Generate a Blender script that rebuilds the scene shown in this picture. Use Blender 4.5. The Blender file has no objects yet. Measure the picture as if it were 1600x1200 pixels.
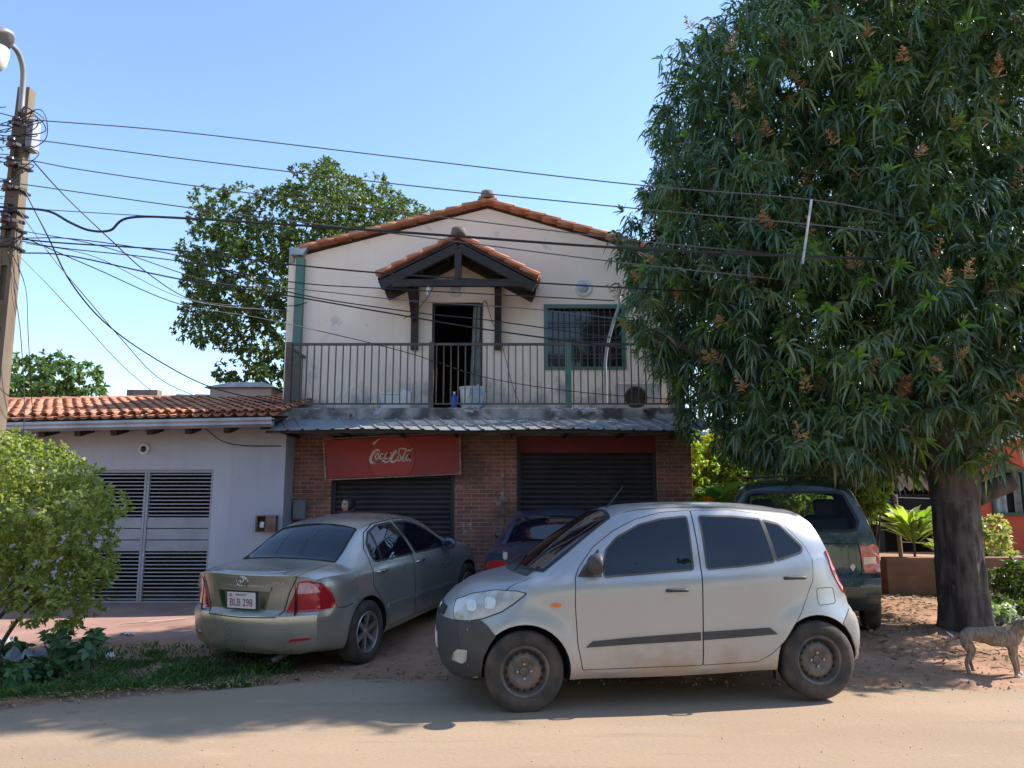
import bpy, bmesh, math, random
import numpy as np
from mathutils import Vector, Matrix, noise
from mathutils.bvhtree import BVHTree
R=math.radians
SC=bpy.context.scene
COL=SC.collection
# ---------------------------------------------------------------- camera, sky, sun, exposure
F=1180.0; TH=math.atan(180/1180.0); CZ=1.6
cd=bpy.data.cameras.new('camera'); cam=bpy.data.objects.new('camera',cd); COL.objects.link(cam)
cd.sensor_width=36; cd.lens=36*F/1600; cd.clip_start=.05; cd.clip_end=2000
cam.location=(0,0,CZ); cam.rotation_euler=(math.pi/2+TH,0,0); SC.camera=cam
SUN=Vector((1.0,.30,.93)).normalized()
sun_el=math.asin(SUN.z); sun_az=math.atan2(SUN.x,SUN.y)
w=bpy.data.worlds.new('World'); SC.world=w; w.use_nodes=True
nt=w.node_tree; bg=nt.nodes['Background']
sky=nt.nodes.new('ShaderNodeTexSky'); sky.sky_type='NISHITA'; sky.sun_disc=False
sky.sun_elevation=sun_el; sky.sun_rotation=sun_az; sky.air_density=1.15; sky.dust_density=.3; sky.ozone_density=3.0
nt.links.new(sky.outputs[0],bg.inputs[0]); bg.inputs[1].default_value=.118
sl=bpy.data.lights.new('sun','SUN'); sl.energy=3.8; sl.angle=R(.5); sl.color=(1,.93,.82)
so=bpy.data.objects.new('sun',sl); COL.objects.link(so); so.rotation_euler=SUN.to_track_quat('Z','Y').to_euler()
SC.view_settings.view_transform='Standard'; SC.view_settings.look='None'; SC.view_settings.gamma=1
SC.view_settings.exposure=1.36
SC.render.engine='CYCLES'
SC.cycles.max_bounces=8; SC.cycles.transparent_max_bounces=12
# ---------------------------------------------------------------- pixel <-> place
def at(px,py,Y=None,Z=None):
    u=(px-800)/F; v=(600-py)/F
    d=Vector((u,math.cos(TH)-v*math.sin(TH),math.sin(TH)+v*math.cos(TH)))
    t=Y/d.y if Y is not None else (Z-CZ)/d.z
    return Vector((0,0,CZ))+d*t
# ---------------------------------------------------------------- materials
def lin(c): return tuple(c)+(1,)
def mat(name,col,rough=.8,metal=0,coat=0,spec=.5,col2=None,scale=5,detail=4,bump=0,bscale=None,lo=.35,hi=.65,trans=0,coords='Object',stretch=None,alpha=1):
    m=bpy.data.materials.new(name); m.use_nodes=True; n=m.node_tree; b=n.nodes['Principled BSDF']
    b.inputs['Base Color'].default_value=lin(col); b.inputs['Roughness'].default_value=rough
    b.inputs['Metallic'].default_value=metal; b.inputs['Coat Weight'].default_value=coat
    b.inputs['Coat Roughness'].default_value=.08
    b.inputs['Specular IOR Level'].default_value=spec
    if trans: b.inputs['Transmission Weight'].default_value=trans
    tc=n.nodes.new('ShaderNodeTexCoord'); vec=tc.outputs[coords]
    if stretch:
        mp=n.nodes.new('ShaderNodeMapping'); mp.inputs['Scale'].default_value=stretch; n.links.new(vec,mp.inputs[0]); vec=mp.outputs[0]
    if col2 is not None:
        t=n.nodes.new('ShaderNodeTexNoise'); t.inputs['Scale'].default_value=scale; t.inputs['Detail'].default_value=detail; n.links.new(vec,t.inputs[0])
        r=n.nodes.new('ShaderNodeMapRange'); r.inputs[1].default_value=lo; r.inputs[2].default_value=hi; n.links.new(t.outputs[0],r.inputs[0])
        x=n.nodes.new('ShaderNodeMixRGB'); x.inputs[1].default_value=lin(col); x.inputs[2].default_value=lin(col2)
        n.links.new(r.outputs[0],x.inputs[0]); n.links.new(x.outputs[0],b.inputs['Base Color']); m['mix']=x.name
    if bump:
        t=n.nodes.new('ShaderNodeTexNoise'); t.inputs['Scale'].default_value=bscale or scale*4; t.inputs['Detail'].default_value=5; n.links.new(vec,t.inputs[0])
        bp=n.nodes.new('ShaderNodeBump'); bp.inputs['Strength'].default_value=bump; bp.inputs['Distance'].default_value=.02
        n.links.new(t.outputs[0],bp.inputs['Height']); n.links.new(bp.outputs[0],b.inputs['Normal'])
    return m
def layer(m,col,scale,lo,hi,stretch=None,zlo=None,zhi=None,coords='Object',rough=None,amount=1,detail=6,killmetal=False):
    """mix another colour on top where noise (and optionally a height band of dirt) says so"""
    n=m.node_tree; b=n.nodes['Principled BSDF']
    tc=n.nodes.new('ShaderNodeTexCoord'); vec=tc.outputs[coords]; v0=vec
    if stretch:
        mp=n.nodes.new('ShaderNodeMapping'); mp.inputs['Scale'].default_value=stretch; n.links.new(vec,mp.inputs[0]); vec=mp.outputs[0]
    t=n.nodes.new('ShaderNodeTexNoise'); t.inputs['Scale'].default_value=scale; t.inputs['Detail'].default_value=detail; t.inputs['Roughness'].default_value=.65; n.links.new(vec,t.inputs[0])
    r=n.nodes.new('ShaderNodeMapRange'); r.inputs[1].default_value=lo; r.inputs[2].default_value=hi
    src=t.outputs[0]
    if zlo is not None:
        s=n.nodes.new('ShaderNodeSeparateXYZ'); n.links.new(v0,s.inputs[0])
        zr=n.nodes.new('ShaderNodeMapRange'); zr.inputs[1].default_value=zlo; zr.inputs[2].default_value=zhi; zr.inputs[3].default_value=.35; zr.inputs[4].default_value=-.35
        n.links.new(s.outputs[2],zr.inputs[0])
        ad=n.nodes.new('ShaderNodeMath'); ad.operation='ADD'; n.links.new(src,ad.inputs[0]); n.links.new(zr.outputs[0],ad.inputs[1]); src=ad.outputs[0]
    n.links.new(src,r.inputs[0])
    mu=n.nodes.new('ShaderNodeMath'); mu.operation='MULTIPLY'; mu.inputs[1].default_value=amount; n.links.new(r.outputs[0],mu.inputs[0])
    x=n.nodes.new('ShaderNodeMixRGB'); x.inputs[2].default_value=lin(col); n.links.new(mu.outputs[0],x.inputs[0])
    i=b.inputs['Base Color']
    if i.is_linked: n.links.new(i.links[0].from_socket,x.inputs[1])
    else: x.inputs[1].default_value=i.default_value
    n.links.new(x.outputs[0],i)
    if killmetal:
        for k,tv in (('Metallic',0.0),('Roughness',.8),('Coat Weight',0.0)):
            i=b.inputs[k]
            q=n.nodes.new('ShaderNodeMix'); q.inputs[2].default_value=i.default_value; q.inputs[3].default_value=tv
            if i.is_linked: n.links.new(i.links[0].from_socket,q.inputs[2])
            n.links.new(mu.outputs[0],q.inputs[0]); n.links.new(q.outputs[0],i)
    return m
def leafmat(name,c1,c2,rough=.45,tr=.35,c3=None,spec=.4,age=None):
    m=bpy.data.materials.new(name); m.use_nodes=True; n=m.node_tree; b=n.nodes['Principled BSDF']; out=n.nodes['Material Output']
    g=n.nodes.new('ShaderNodeNewGeometry'); r=n.nodes.new('ShaderNodeValToRGB')
    r.color_ramp.elements[0].color=lin(c1); r.color_ramp.elements[1].color=lin(c2)
    if c3: e=r.color_ramp.elements.new(.93); e.color=lin(c2); r.color_ramp.elements[2].color=lin(c3)
    n.links.new(g.outputs['Random Per Island'],r.inputs[0])
    if age:   # whole twigs of older or younger leaves
        tc=n.nodes.new('ShaderNodeTexCoord'); tn=n.nodes.new('ShaderNodeTexNoise'); tn.inputs['Scale'].default_value=age[1]; tn.inputs['Detail'].default_value=3; n.links.new(tc.outputs['Object'],tn.inputs[0])
        mr=n.nodes.new('ShaderNodeMapRange'); mr.inputs[1].default_value=.50; mr.inputs[2].default_value=.68; n.links.new(tn.outputs[0],mr.inputs[0])
        mc=n.nodes.new('ShaderNodeMixRGB'); mc.inputs[2].default_value=lin(age[0]); n.links.new(mr.outputs[0],mc.inputs[0]); n.links.new(r.outputs[0],mc.inputs[1]); r=mc
    n.links.new(r.outputs[0],b.inputs['Base Color'])
    b.inputs['Roughness'].default_value=rough; b.inputs['Specular IOR Level'].default_value=spec
    t=n.nodes.new('ShaderNodeBsdfTranslucent'); hs=n.nodes.new('ShaderNodeMixRGB'); hs.blend_type='MULTIPLY'; hs.inputs[0].default_value=1
    hs.inputs[2].default_value=(1.5,1.7,.5,1); n.links.new(r.outputs[0],hs.inputs[1]); n.links.new(hs.outputs[0],t.inputs[0])
    mx=n.nodes.new('ShaderNodeMixShader'); mx.inputs[0].default_value=tr
    n.links.new(b.outputs[0],mx.inputs[1]); n.links.new(t.outputs[0],mx.inputs[2]); n.links.new(mx.outputs[0],out.inputs[0])
    return m
def brickmat(name,c1,c2,mortar,swap=False,scale=1.0,bump=.5,stain=None):
    m=bpy.data.materials.new(name); m.use_nodes=True; n=m.node_tree; b=n.nodes['Principled BSDF']; b.inputs['Roughness'].default_value=.9
    tc=n.nodes.new('ShaderNodeTexCoord'); s=n.nodes.new('ShaderNodeSeparateXYZ'); c=n.nodes.new('ShaderNodeCombineXYZ')
    n.links.new(tc.outputs['Object'],s.inputs[0])
    ad=n.nodes.new('ShaderNodeMath'); ad.operation='ADD'; n.links.new(s.outputs[0],ad.inputs[0]); n.links.new(s.outputs[1],ad.inputs[1])
    n.links.new(ad.outputs[0],c.inputs[0]); n.links.new(s.outputs[2],c.inputs[1])
    nz=n.nodes.new('ShaderNodeTexNoise'); nz.inputs['Scale'].default_value=6; n.links.new(tc.outputs['Object'],nz.inputs[0])
    vm=n.nodes.new('ShaderNodeVectorMath'); vm.operation='SCALE'; vm.inputs['Scale'].default_value=.012; n.links.new(nz.outputs['Color'],vm.inputs[0])
    va=n.nodes.new('ShaderNodeVectorMath'); va.operation='ADD'; n.links.new(c.outputs[0],va.inputs[0]); n.links.new(vm.outputs[0],va.inputs[1])
    k=n.nodes.new('ShaderNodeTexBrick'); n.links.new(va.outputs[0],k.inputs[0])
    k.inputs['Color1'].default_value=lin(c1); k.inputs['Color2'].default_value=lin(c2); k.inputs['Mortar'].default_value=lin(mortar)
    k.inputs['Scale'].default_value=1; k.inputs['Brick Width'].default_value=.25*scale; k.inputs['Row Height'].default_value=.068*scale; k.inputs['Mortar Size'].default_value=.007*scale
    k.inputs['Mortar Smooth'].default_value=.3; k.inputs['Bias'].default_value=-.1
    n.links.new(k.outputs['Color'],b.inputs['Base Color'])
    bp=n.nodes.new('ShaderNodeBump'); bp.inputs['Strength'].default_value=bump; bp.inputs['Distance'].default_value=.012
    iv=n.nodes.new('ShaderNodeMath'); iv.operation='MULTIPLY_ADD'; iv.inputs[1].default_value=-1; iv.inputs[2].default_value=1; n.links.new(k.outputs['Fac'],iv.inputs[0])
    n2=n.nodes.new('ShaderNodeTexNoise'); n2.inputs['Scale'].default_value=40; n.links.new(tc.outputs['Object'],n2.inputs[0])
    a2=n.nodes.new('ShaderNodeMath'); a2.operation='MULTIPLY_ADD'; a2.inputs[1].default_value=.6; n.links.new(n2.outputs[0],a2.inputs[0]); n.links.new(iv.outputs[0],a2.inputs[2])
    n.links.new(a2.outputs[0],bp.inputs['Height']); n.links.new(bp.outputs[0],b.inputs['Normal'])
    return m
# ---------------------------------------------------------------- objects
def link(name,me,m=None,parent=None,smooth=False):
    o=bpy.data.objects.new(name,me); COL.objects.link(o)
    if m is not None:
        for k in (m if isinstance(m,(list,tuple)) else [m]): me.materials.append(k)
    if parent is not None: o.parent=parent
    if smooth: me.shade_smooth()
    return o
def thing(name,label,cat,loc=(0,0,0),rotz=0,group=None):
    o=bpy.data.objects.new(name,None); COL.objects.link(o); o.location=loc; o.rotation_euler=(0,0,rotz); o.empty_display_size=.2
    return tag(o,label,cat,group)
def tag(o,label,cat,group=None,kind=None):
    if label: o['label']=label
    if cat: o['category']=cat
    if group: o['group']=group
    if kind: o['kind']=kind
    return o
def structure(o): o['kind']='structure'; return o
def dup(root,loc=None,rotz=None,label=None,group=None):
    r=root.copy(); COL.objects.link(r)
    if loc is not None: r.location=loc
    if rotz is not None: r.rotation_euler=(0,0,rotz)
    if label: r['label']=label
    if group: r['group']=group
    for ch in list(root.children):
        c=ch.copy(); COL.objects.link(c); c.parent=r
        for g in list(ch.children):
            d=g.copy(); COL.objects.link(d); d.parent=c
    return r
class MB:
    def __init__(s): s.bm=bmesh.new()
    def box(s,x0,x1,y0,y1,z0,z1,bev=0):
        r=bmesh.ops.create_cube(s.bm,size=1)
        for v in r['verts']:
            v.co=Vector((x0+(v.co.x+.5)*(x1-x0),y0+(v.co.y+.5)*(y1-y0),z0+(v.co.z+.5)*(z1-z0)))
        if bev:
            es=list({e for v in r['verts'] for e in v.link_edges})
            bmesh.ops.bevel(s.bm,geom=es,offset=bev,segments=2,affect='EDGES',profile=.5)
        return s
    def bar(s,a,b,wd,ht,up=(0,0,1)):
        a=Vector(a);b=Vector(b);d=(b-a).normalized();u=Vector(up)
        if abs(d.dot(u))>.98: u=Vector((0,1,0))
        r=d.cross(u).normalized();u=r.cross(d)
        vs=[]
        for p in (a,b):
            for i,j in ((-1,-1),(1,-1),(1,1),(-1,1)): vs.append(s.bm.verts.new(p+r*i*wd/2+u*j*ht/2))
        for f in ((0,1,2,3),(7,6,5,4),(0,4,5,1),(1,5,6,2),(2,6,7,3),(3,7,4,0)): s.bm.faces.new([vs[i] for i in f])
        return s
    def tube(s,pts,rad,n=6,cap=True):
        pts=[Vector(p) for p in pts]; rings=[]
        for i,p in enumerate(pts):
            d=(pts[min(i+1,len(pts)-1)]-pts[max(i-1,0)]).normalized()
            u=Vector((0,0,1)) if abs(d.z)<.9 else Vector((0,1,0))
            r=d.cross(u).normalized();u=r.cross(d); rr=rad[i] if isinstance(rad,(list,tuple)) else rad
            rings.append([s.bm.verts.new(p+(r*math.cos(2*math.pi*k/n)+u*math.sin(2*math.pi*k/n))*rr) for k in range(n)])
        for a,b in zip(rings,rings[1:]):
            for k in range(n): s.bm.faces.new((a[k],a[(k+1)%n],b[(k+1)%n],b[k]))
        if cap: s.bm.faces.new(rings[0][::-1]); s.bm.faces.new(rings[-1])
        return s
    def lathe(s,prof,n=32,axis='Z',c=(0,0,0)):
        c=Vector(c); rings=[]
        for r,h in prof:
            ring=[]
            for k in range(n):
                a=2*math.pi*k/n; x,y=r*math.cos(a),r*math.sin(a)
                p={'Z':(x,y,h),'Y':(x,h,y),'X':(h,x,y)}[axis]; ring.append(s.bm.verts.new(c+Vector(p)))
            rings.append(ring)
        for a,b in zip(rings,rings[1:]):
            for k in range(n): s.bm.faces.new((a[k],a[(k+1)%n],b[(k+1)%n],b[k]))
        return s
    def prism(s,poly,y0,y1):
        """poly in (x,z), extruded along y"""
        a=[s.bm.verts.new((p[0],y0,p[1])) for p in poly]; b=[s.bm.verts.new((p[0],y1,p[1])) for p in poly]
        s.bm.faces.new(a); s.bm.faces.new(b[::-1]); n=len(a)
        for k in range(n): s.bm.faces.new((a[k],b[k],b[(k+1)%n],a[(k+1)%n]))
        return s
    def ico(s,c,r,sub=2,scale=(1,1,1)):
        q=bmesh.ops.create_icosphere(s.bm,subdivisions=sub,radius=1)
        for v in q['verts']: v.co=Vector((c[0]+v.co.x*r*scale[0],c[1]+v.co.y*r*scale[1],c[2]+v.co.z*r*scale[2]))
        return s
    def quad(s,*ps): s.bm.faces.new([s.bm.verts.new(p) for p in ps]); return s
    def build(s,name,m,parent=None,smooth=False,ang=None):
        bmesh.ops.recalc_face_normals(s.bm,faces=s.bm.faces)
        me=bpy.data.meshes.new(name); s.bm.to_mesh(me); s.bm.free()
        o=link(name,me,m,parent)
        if smooth or ang: me.shade_smooth()
        if ang: me.set_sharp_from_angle(angle=R(ang))
        return o
def catmull(pts,n=8):
    pts=[Vector(p) for p in pts]; P=[2*pts[0]-pts[1]]+pts+[2*pts[-1]-pts[-2]]; out=[]
    for i in range(1,len(P)-2):
        for k in range(n):
            t=k/n; a,b,c,d=P[i-1:i+3]
            out.append(.5*((2*b)+(c-a)*t+(2*a-5*b+4*c-d)*t*t+(3*b-a-3*c+d)*t**3))
    out.append(pts[-1]); return out
def mesh_np(name,V,Fc,m,parent=None,smooth=False,mi=None):
    """V (n,3); Fc list of arrays of faces (tri and quad arrays)"""
    me=bpy.data.meshes.new(name); V=np.asarray(V,np.float32)
    loops=np.concatenate([f.ravel() for f in Fc]).astype(np.int32)
    tot=np.concatenate([np.full(len(f),f.shape[1],np.int32) for f in Fc]); st=np.concatenate([[0],np.cumsum(tot)[:-1]]).astype(np.int32)
    me.vertices.add(len(V)); me.vertices.foreach_set('co',V.ravel()); me.loops.add(len(loops)); me.loops.foreach_set('vertex_index',loops)
    me.polygons.add(len(tot)); me.polygons.foreach_set('loop_start',st); me.polygons.foreach_set('loop_total',tot)
    if mi is not None: me.polygons.foreach_set('material_index',np.asarray(mi,np.int32))
    me.update(calc_edges=True); me.validate()
    return link(name,me,m,parent,smooth)
# ---------------------------------------------------------------- shared materials
M={}
M['plaster']=mat('cream_plaster',(.90,.755,.625),.9,col2=(.84,.69,.57),scale=1.2,bump=.12,bscale=30)
layer(M['plaster'],(.24,.23,.23),3.0,.60,.80,stretch=(1,1,.6),zlo=3.0,zhi=4.8,amount=.7)
layer(M['plaster'],(.45,.41,.38),3.0,.58,.75,stretch=(2.2,1,.22),amount=.22)
layer(M['plaster'],(.34,.35,.4),2.3,.62,.72,amount=.5)
M['bluewall']=mat('bluish_plaster',(.45,.455,.52),.9,col2=(.39,.395,.46),scale=1.0,bump=.25,bscale=45,stretch=(1,1,.35))
layer(M['bluewall'],(.30,.30,.36),2.5,.52,.75,stretch=(2,1,.25),amount=.5)
layer(M['bluewall'],(.25,.2,.16),4,.55,.8,zlo=-.3,zhi=1.0,amount=.5)
M['brick']=brickmat('worn_brick',(.34,.125,.085),(.20,.08,.06),(.38,.27,.22))
layer(M['brick'],(.45,.42,.42),2.6,.62,.66,amount=.7); layer(M['brick'],(.05,.04,.035),1.7,.48,.72,amount=.75); layer(M['brick'],(.30,.20,.15),7,.62,.7,amount=.6)
M['oldbrick']=brickmat('soil_brick',(.30,.13,.08),(.22,.1,.06),(.2,.14,.1)); layer(M['oldbrick'],(.16,.1,.06),3,.4,.6,amount=.7)
M['concrete']=mat('stained_concrete',(.33,.32,.31),.92,col2=(.08,.08,.08),scale=2.5,lo=.42,hi=.6,bump=.4,bscale=25)
layer(M['concrete'],(.5,.51,.56),3.5,.55,.64,stretch=(1,1,2),amount=.8)
M['lintel']=mat('grimy_concrete',(.28,.24,.2),.92,col2=(.12,.1,.09),scale=4,bump=.3)
M['tile']=leafmat('clay_tile',(.40,.16,.095),(.56,.29,.19),.85,0,(.22,.12,.09),spec=.2)
M['darktile']=M['tile']
M['wood']=mat('dark_stained_timber',(.020,.011,.010),.6,col2=(.035,.02,.016),scale=6,stretch=(1,1,.2),bump=.2)
M['shutter']=mat('dark_shutter_steel',(.035,.030,.036),.55,metal=.3,col2=(.055,.043,.045),scale=2)
M['rail']=mat('brown_painted_steel',(.065,.055,.052),.6,col2=(.12,.085,.065),scale=9)
M['green']=mat('green_painted_steel',(.06,.15,.12),.5,col2=(.09,.19,.15),scale=5)
M['red']=mat('faded_red_enamel',(.36,.030,.028),.5,col2=(.28,.024,.024),scale=1.5)
layer(M['red'],(.12,.02,.02),5,.62,.75,amount=.6)
M['darkred']=mat('maroon_board',(.20,.018,.018),.6,col2=(.16,.016,.018),scale=2)  # the fascia board's own dark red
M['signwhite']=mat('faded_white_lettering',(.62,.52,.46),.6)
M['white']=mat('white_paint',(.75,.74,.72),.6,col2=(.6,.58,.55),scale=4)
M['grey']=mat('light_grey_paint',(.32,.335,.39),.55,col2=(.26,.27,.31),scale=3)
layer(M['grey'],(.4,.25,.13),5,.6,.68,zlo=-1,zhi=2.2,amount=.4)
M['zinc']=mat('weathered_zinc',(.40,.41,.43),.45,metal=.75,col2=(.27,.27,.28),scale=2.5,stretch=(1,.3,1))
M['canopy']=mat('dull_corrugated_sheet',(.20,.205,.22),.65,metal=.2,col2=(.30,.30,.31),scale=1.8,bump=.1)
layer(M['canopy'],(.16,.10,.07),4,.58,.7,amount=.7)
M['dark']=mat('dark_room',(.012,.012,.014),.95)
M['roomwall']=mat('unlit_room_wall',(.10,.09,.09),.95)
M['glass']=mat('window_glass',(.02,.025,.03),.06,spec=.6)
M['cloth']=mat('grey_green_cloth',(.16,.2,.18),.95,col2=(.25,.29,.28),scale=6)
M['black']=mat('black_plastic',(.02,.02,.022),.5)
M['rubber']=mat('cable_rubber',(.012,.012,.013),.5)
M['steelwire']=mat('dull_aluminium_wire',(.12,.12,.13),.5,metal=.4)
M['dirt']=mat('red_dirt',(.25,.125,.075),.97,col2=(.38,.215,.13),scale=1.4,bump=.5,bscale=18)
layer(M['dirt'],(.12,.075,.05),1.1,.52,.7,amount=.8); layer(M['dirt'],(.45,.30,.19),5,.6,.72,amount=.6)
M['road']=mat('dusty_asphalt',(.27,.188,.122),.93,col2=(.34,.242,.16),scale=.7,bump=.35,bscale=70,stretch=(.35,1,1))
layer(M['road'],(.25,.2,.165),1.6,.55,.75,stretch=(.3,1.5,1),amount=.7)
layer(M['road'],(.16,.12,.10),120,.60,.75,amount=.5,detail=2)
layer(M['road'],(.42,.29,.19),3,.6,.75,stretch=(.4,1.6,1),amount=.6)
layer(M['road'],(.17,.135,.11),.9,.56,.66,stretch=(.25,2.2,1),amount=.55)
layer(M['road'],(.10,.08,.065),2.2,.66,.70,stretch=(.5,1,1),amount=.6)
M['walk']=mat('dusty_red_paving',(.27,.15,.12),.95,col2=(.33,.2,.16),scale=1.5,bump=.3,bscale=30)
# ---------------------------------------------------------------- ground
ANC=[(-4,5,0),(0,5,0),(4,5,0),(8,5,0),(-8,5,0),(-3,6,0),(0,6.3,0),(3,6.3,0),(6,6.5,0),(9,6.5,0),(5,7,0),
 (-2.3,8.7,-.12),(-2.9,7.9,-.12),(-1.5,8.5,-.12),(-1.2,11.1,.07),(-2.2,11.3,.04),(-7,12.3,-.04),(-5,12.3,-.04),(-3.8,12.4,0),(-5,8,-.08),(-8,8,-.05),(-6,10,-.06),(0,12.8,.15),(0,9,-.02),(1,10.5,.1),
 (3,12.8,.2),(3.4,9.1,.165),(3.9,8.9,.165),(3.4,11.8,.2),(4.2,11.6,.2),(5.3,9,.13),(8,12,.16),(8,9,.1),(4,7.6,.04),(2,8.3,.03)]
AX=np.array(ANC)
def hN(x,y):
    x=np.asarray(x,float); y=np.asarray(y,float)
    d=(x[...,None]-AX[:,0])**2+((y[...,None]-AX[:,1])*1.2)**2
    wt=1/(d+.25)**2; h=(wt*AX[:,2]).sum(-1)/wt.sum(-1)
    s=np.clip((y-5.6)/1.2,0,1); h=h*s*s*(3-2*s)
    return np.where(y>14,h+0*(y-14),h)
def H(x,y): return float(hN(np.array([x]),np.array([y]))[0])
EDGE=[(-30,3.2),(-9,5.2),(-5,5.95),(-4.2,6.1),(-3.4,6.45),(-2.6,6.8),(-1.6,7.15),(0,7.1),(2,6.95),(4.5,6.75),(6,6.7),(9,6.9),(30,8)]
def edge(x): return np.interp(x,[e[0] for e in EDGE],[e[1] for e in EDGE])
xs=np.concatenate([[-400,-200,-100,-60,-40],np.arange(-30,-10,1.0),np.arange(-10,10,.08),np.arange(10,30,1.0),[30,40,60,100,200,400]])
ys=np.concatenate([[-300,-100,-40,-20,-12,-6,-2,1],np.arange(3,5.6,.4),np.arange(5.6,14,.08),np.arange(14,30,1.0),[30,40,60,100,200,400]])
GX,GY=np.meshgrid(xs,ys); GZ=hN(GX,GY)
rs=np.random.RandomState(5)
def vnoise(X,Y,s,seed):
    r=np.random.RandomState(seed).rand(64,64); u=(X/s)%64; v=(Y/s)%64; i=u.astype(int)%64; j=v.astype(int)%64; a=u-np.floor(u); b=v-np.floor(v)
    a=a*a*(3-2*a); b=b*b*(3-2*b); i2=(i+1)%64; j2=(j+1)%64
    return r[i,j]*(1-a)*(1-b)+r[i2,j]*a*(1-b)+r[i,j2]*(1-a)*b+r[i2,j2]*a*b
off=edge(GX)+ (vnoise(GX,GY,.9,1)-.5)*.3
GZ=GZ+np.where((GY>off)&(GY<14),((vnoise(GX,GY,.35,2)-.5)*.035+(vnoise(GX,GY,.14,3)-.5)*.018)*np.clip((GY-off)/.4,0,1),0)
GZ=np.where(GY<=off,np.minimum(GZ,-.012),GZ)
nx,ny=len(xs),len(ys)
idx=np.arange(nx*ny).reshape(ny,nx); Q=np.stack([idx[:-1,:-1],idx[:-1,1:],idx[1:,1:],idx[1:,:-1]],-1).reshape(-1,4)
structure(mesh_np('ground',np.stack([GX,GY,GZ],-1).reshape(-1,3),[Q],M['dirt'],smooth=True))
# road sheet with a broken, dust-covered far edge
rx=np.concatenate([np.arange(-60,-10,2.0),np.arange(-10,10,.06),np.arange(10,60,2.0)])
ns=40; V=[]
for j in range(ns):
    t=j/(ns-1); e=edge(rx)+(vnoise(rx,rx*0+3,.5,4)-.5)*.22+(vnoise(rx,rx*0+9,.12,5)-.5)*.08
    y=-9+(e+9)*t**.5; V.append(np.stack([rx,y,np.full_like(rx,.004)-(t>.985)*.012],-1))
V=np.concatenate(V); n=len(rx); idx=np.arange(n*ns).reshape(ns,n); Q=np.stack([idx[:-1,:-1],idx[:-1,1:],idx[1:,1:],idx[1:,:-1]],-1).reshape(-1,4)
structure(mesh_np('road',V,[Q],M['road'],smooth=True))
# pavement in front of the blue house
px=np.arange(-10,-2.6,.1); V=[]
for j in range(16):
    t=j/15; y0=8.9+.15*np.sin(px*1.3)+(px+6)*.12; y=y0+(12.28-y0)*t; V.append(np.stack([px,y,hN(px,y)+(.025 if j else -.06)],-1))
V=np.concatenate(V); n=len(px); idx=np.arange(n*16).reshape(16,n); Q=np.stack([idx[:-1,:-1],idx[:-1,1:],idx[1:,1:],idx[1:,:-1]],-1).reshape(-1,4)
structure(mesh_np('pavement',V,[Q],M['walk'],smooth=True))
# ---------------------------------------------------------------- clay tiles
def tile_slope(name,o,run,side,nrun,nside,m,parent,drop=.0,wd=.17,ln=.36,skip=None,seed=1,lift=.05):
    """barrel tiles: o = eave corner, run = unit vector up the slope, side = unit vector along the eave"""
    o=Vector(o);run=Vector(run).normalized();side=Vector(side).normalized();nn=side.cross(run).normalized()
    if nn.z<0: nn=-nn
    rnd=random.Random(seed); V=[];Fq=[]
    K=6
    for i in range(nrun):
        for j in range(nside):
            for cap in (0,1):
                base=o+run*(i*ln*.86)+side*(j*wd+ (wd/2 if cap else 0)) + run*rnd.uniform(-.015,.015)+side*rnd.uniform(-.008,.008)
                r0=wd*.36*(1.0 if cap else .9)
                tl=rnd.uniform(-.012,.012); hh=(.075 if cap else .03)+.012
                if skip and skip(base): continue
                b=len(V)
                for e,(t,rr,hz) in enumerate(((0,1.12,.022),(1,.86,0.0))):
                    for th in (0,1):
                        for k in range(K+1):
                            a=math.pi*k/K; r=r0*rr-(.014 if th else 0)
                            s=1 if cap else -1
                            p=base+run*(t*ln)+side*(-math.cos(a)*r+tl*t)+nn*(hh+hz+s*math.sin(a)*r*.8+(-.0 if cap else .02))
                            V.append(p)
                A=b;B=b+K+1;Cc=b+2*(K+1);D=b+3*(K+1)
                for k in range(K):
                    Fq.append((A+k,A+k+1,Cc+k+1,Cc+k)); Fq.append((B+k+1,B+k,D+k,D+k+1)); Fq.append((A+k+1,A+k,B+k,B+k+1)); Fq.append((Cc+k,Cc+k+1,D+k+1,D+k))
                Fq.append((A,Cc,D,B)); Fq.append((A+K,B+K,D+K,Cc+K))
    return mesh_np(name,np.array([tuple(v) for v in V]),[np.array(Fq)],m,parent)
def ridge_tiles(name,a,b,m,parent,r=.13,ln=.38,seed=2):
    a=Vector(a);b=Vector(b);d=(b-a);L=d.length;d.normalize();mb=MB();rnd=random.Random(seed);n=max(1,int(L/ln));s=d.cross(Vector((0,0,1))).normalized();u=s.cross(d)
    for i in range(n+1):
        p=a+d*(i*ln);q=p+d*(ln*1.12);rg=[]
        for (c,rr) in ((p,r*1.08),(q,r*.9)):
            for k2 in (0,.02):
                rg.append([mb.bm.verts.new(c+s*math.cos(math.pi*k/7)*(rr-k2)+u*(math.sin(math.pi*k/7)*(rr-k2)+rnd.uniform(-.004,.004))) for k in range(8)])
        for A,B in ((rg[0],rg[2]),(rg[1],rg[3]),(rg[0],rg[1]),(rg[2],rg[3])):
            for k in range(7): mb.bm.faces.new((A[k],A[k+1],B[k+1],B[k]))
    return mb.build(name,m,parent)
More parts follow.
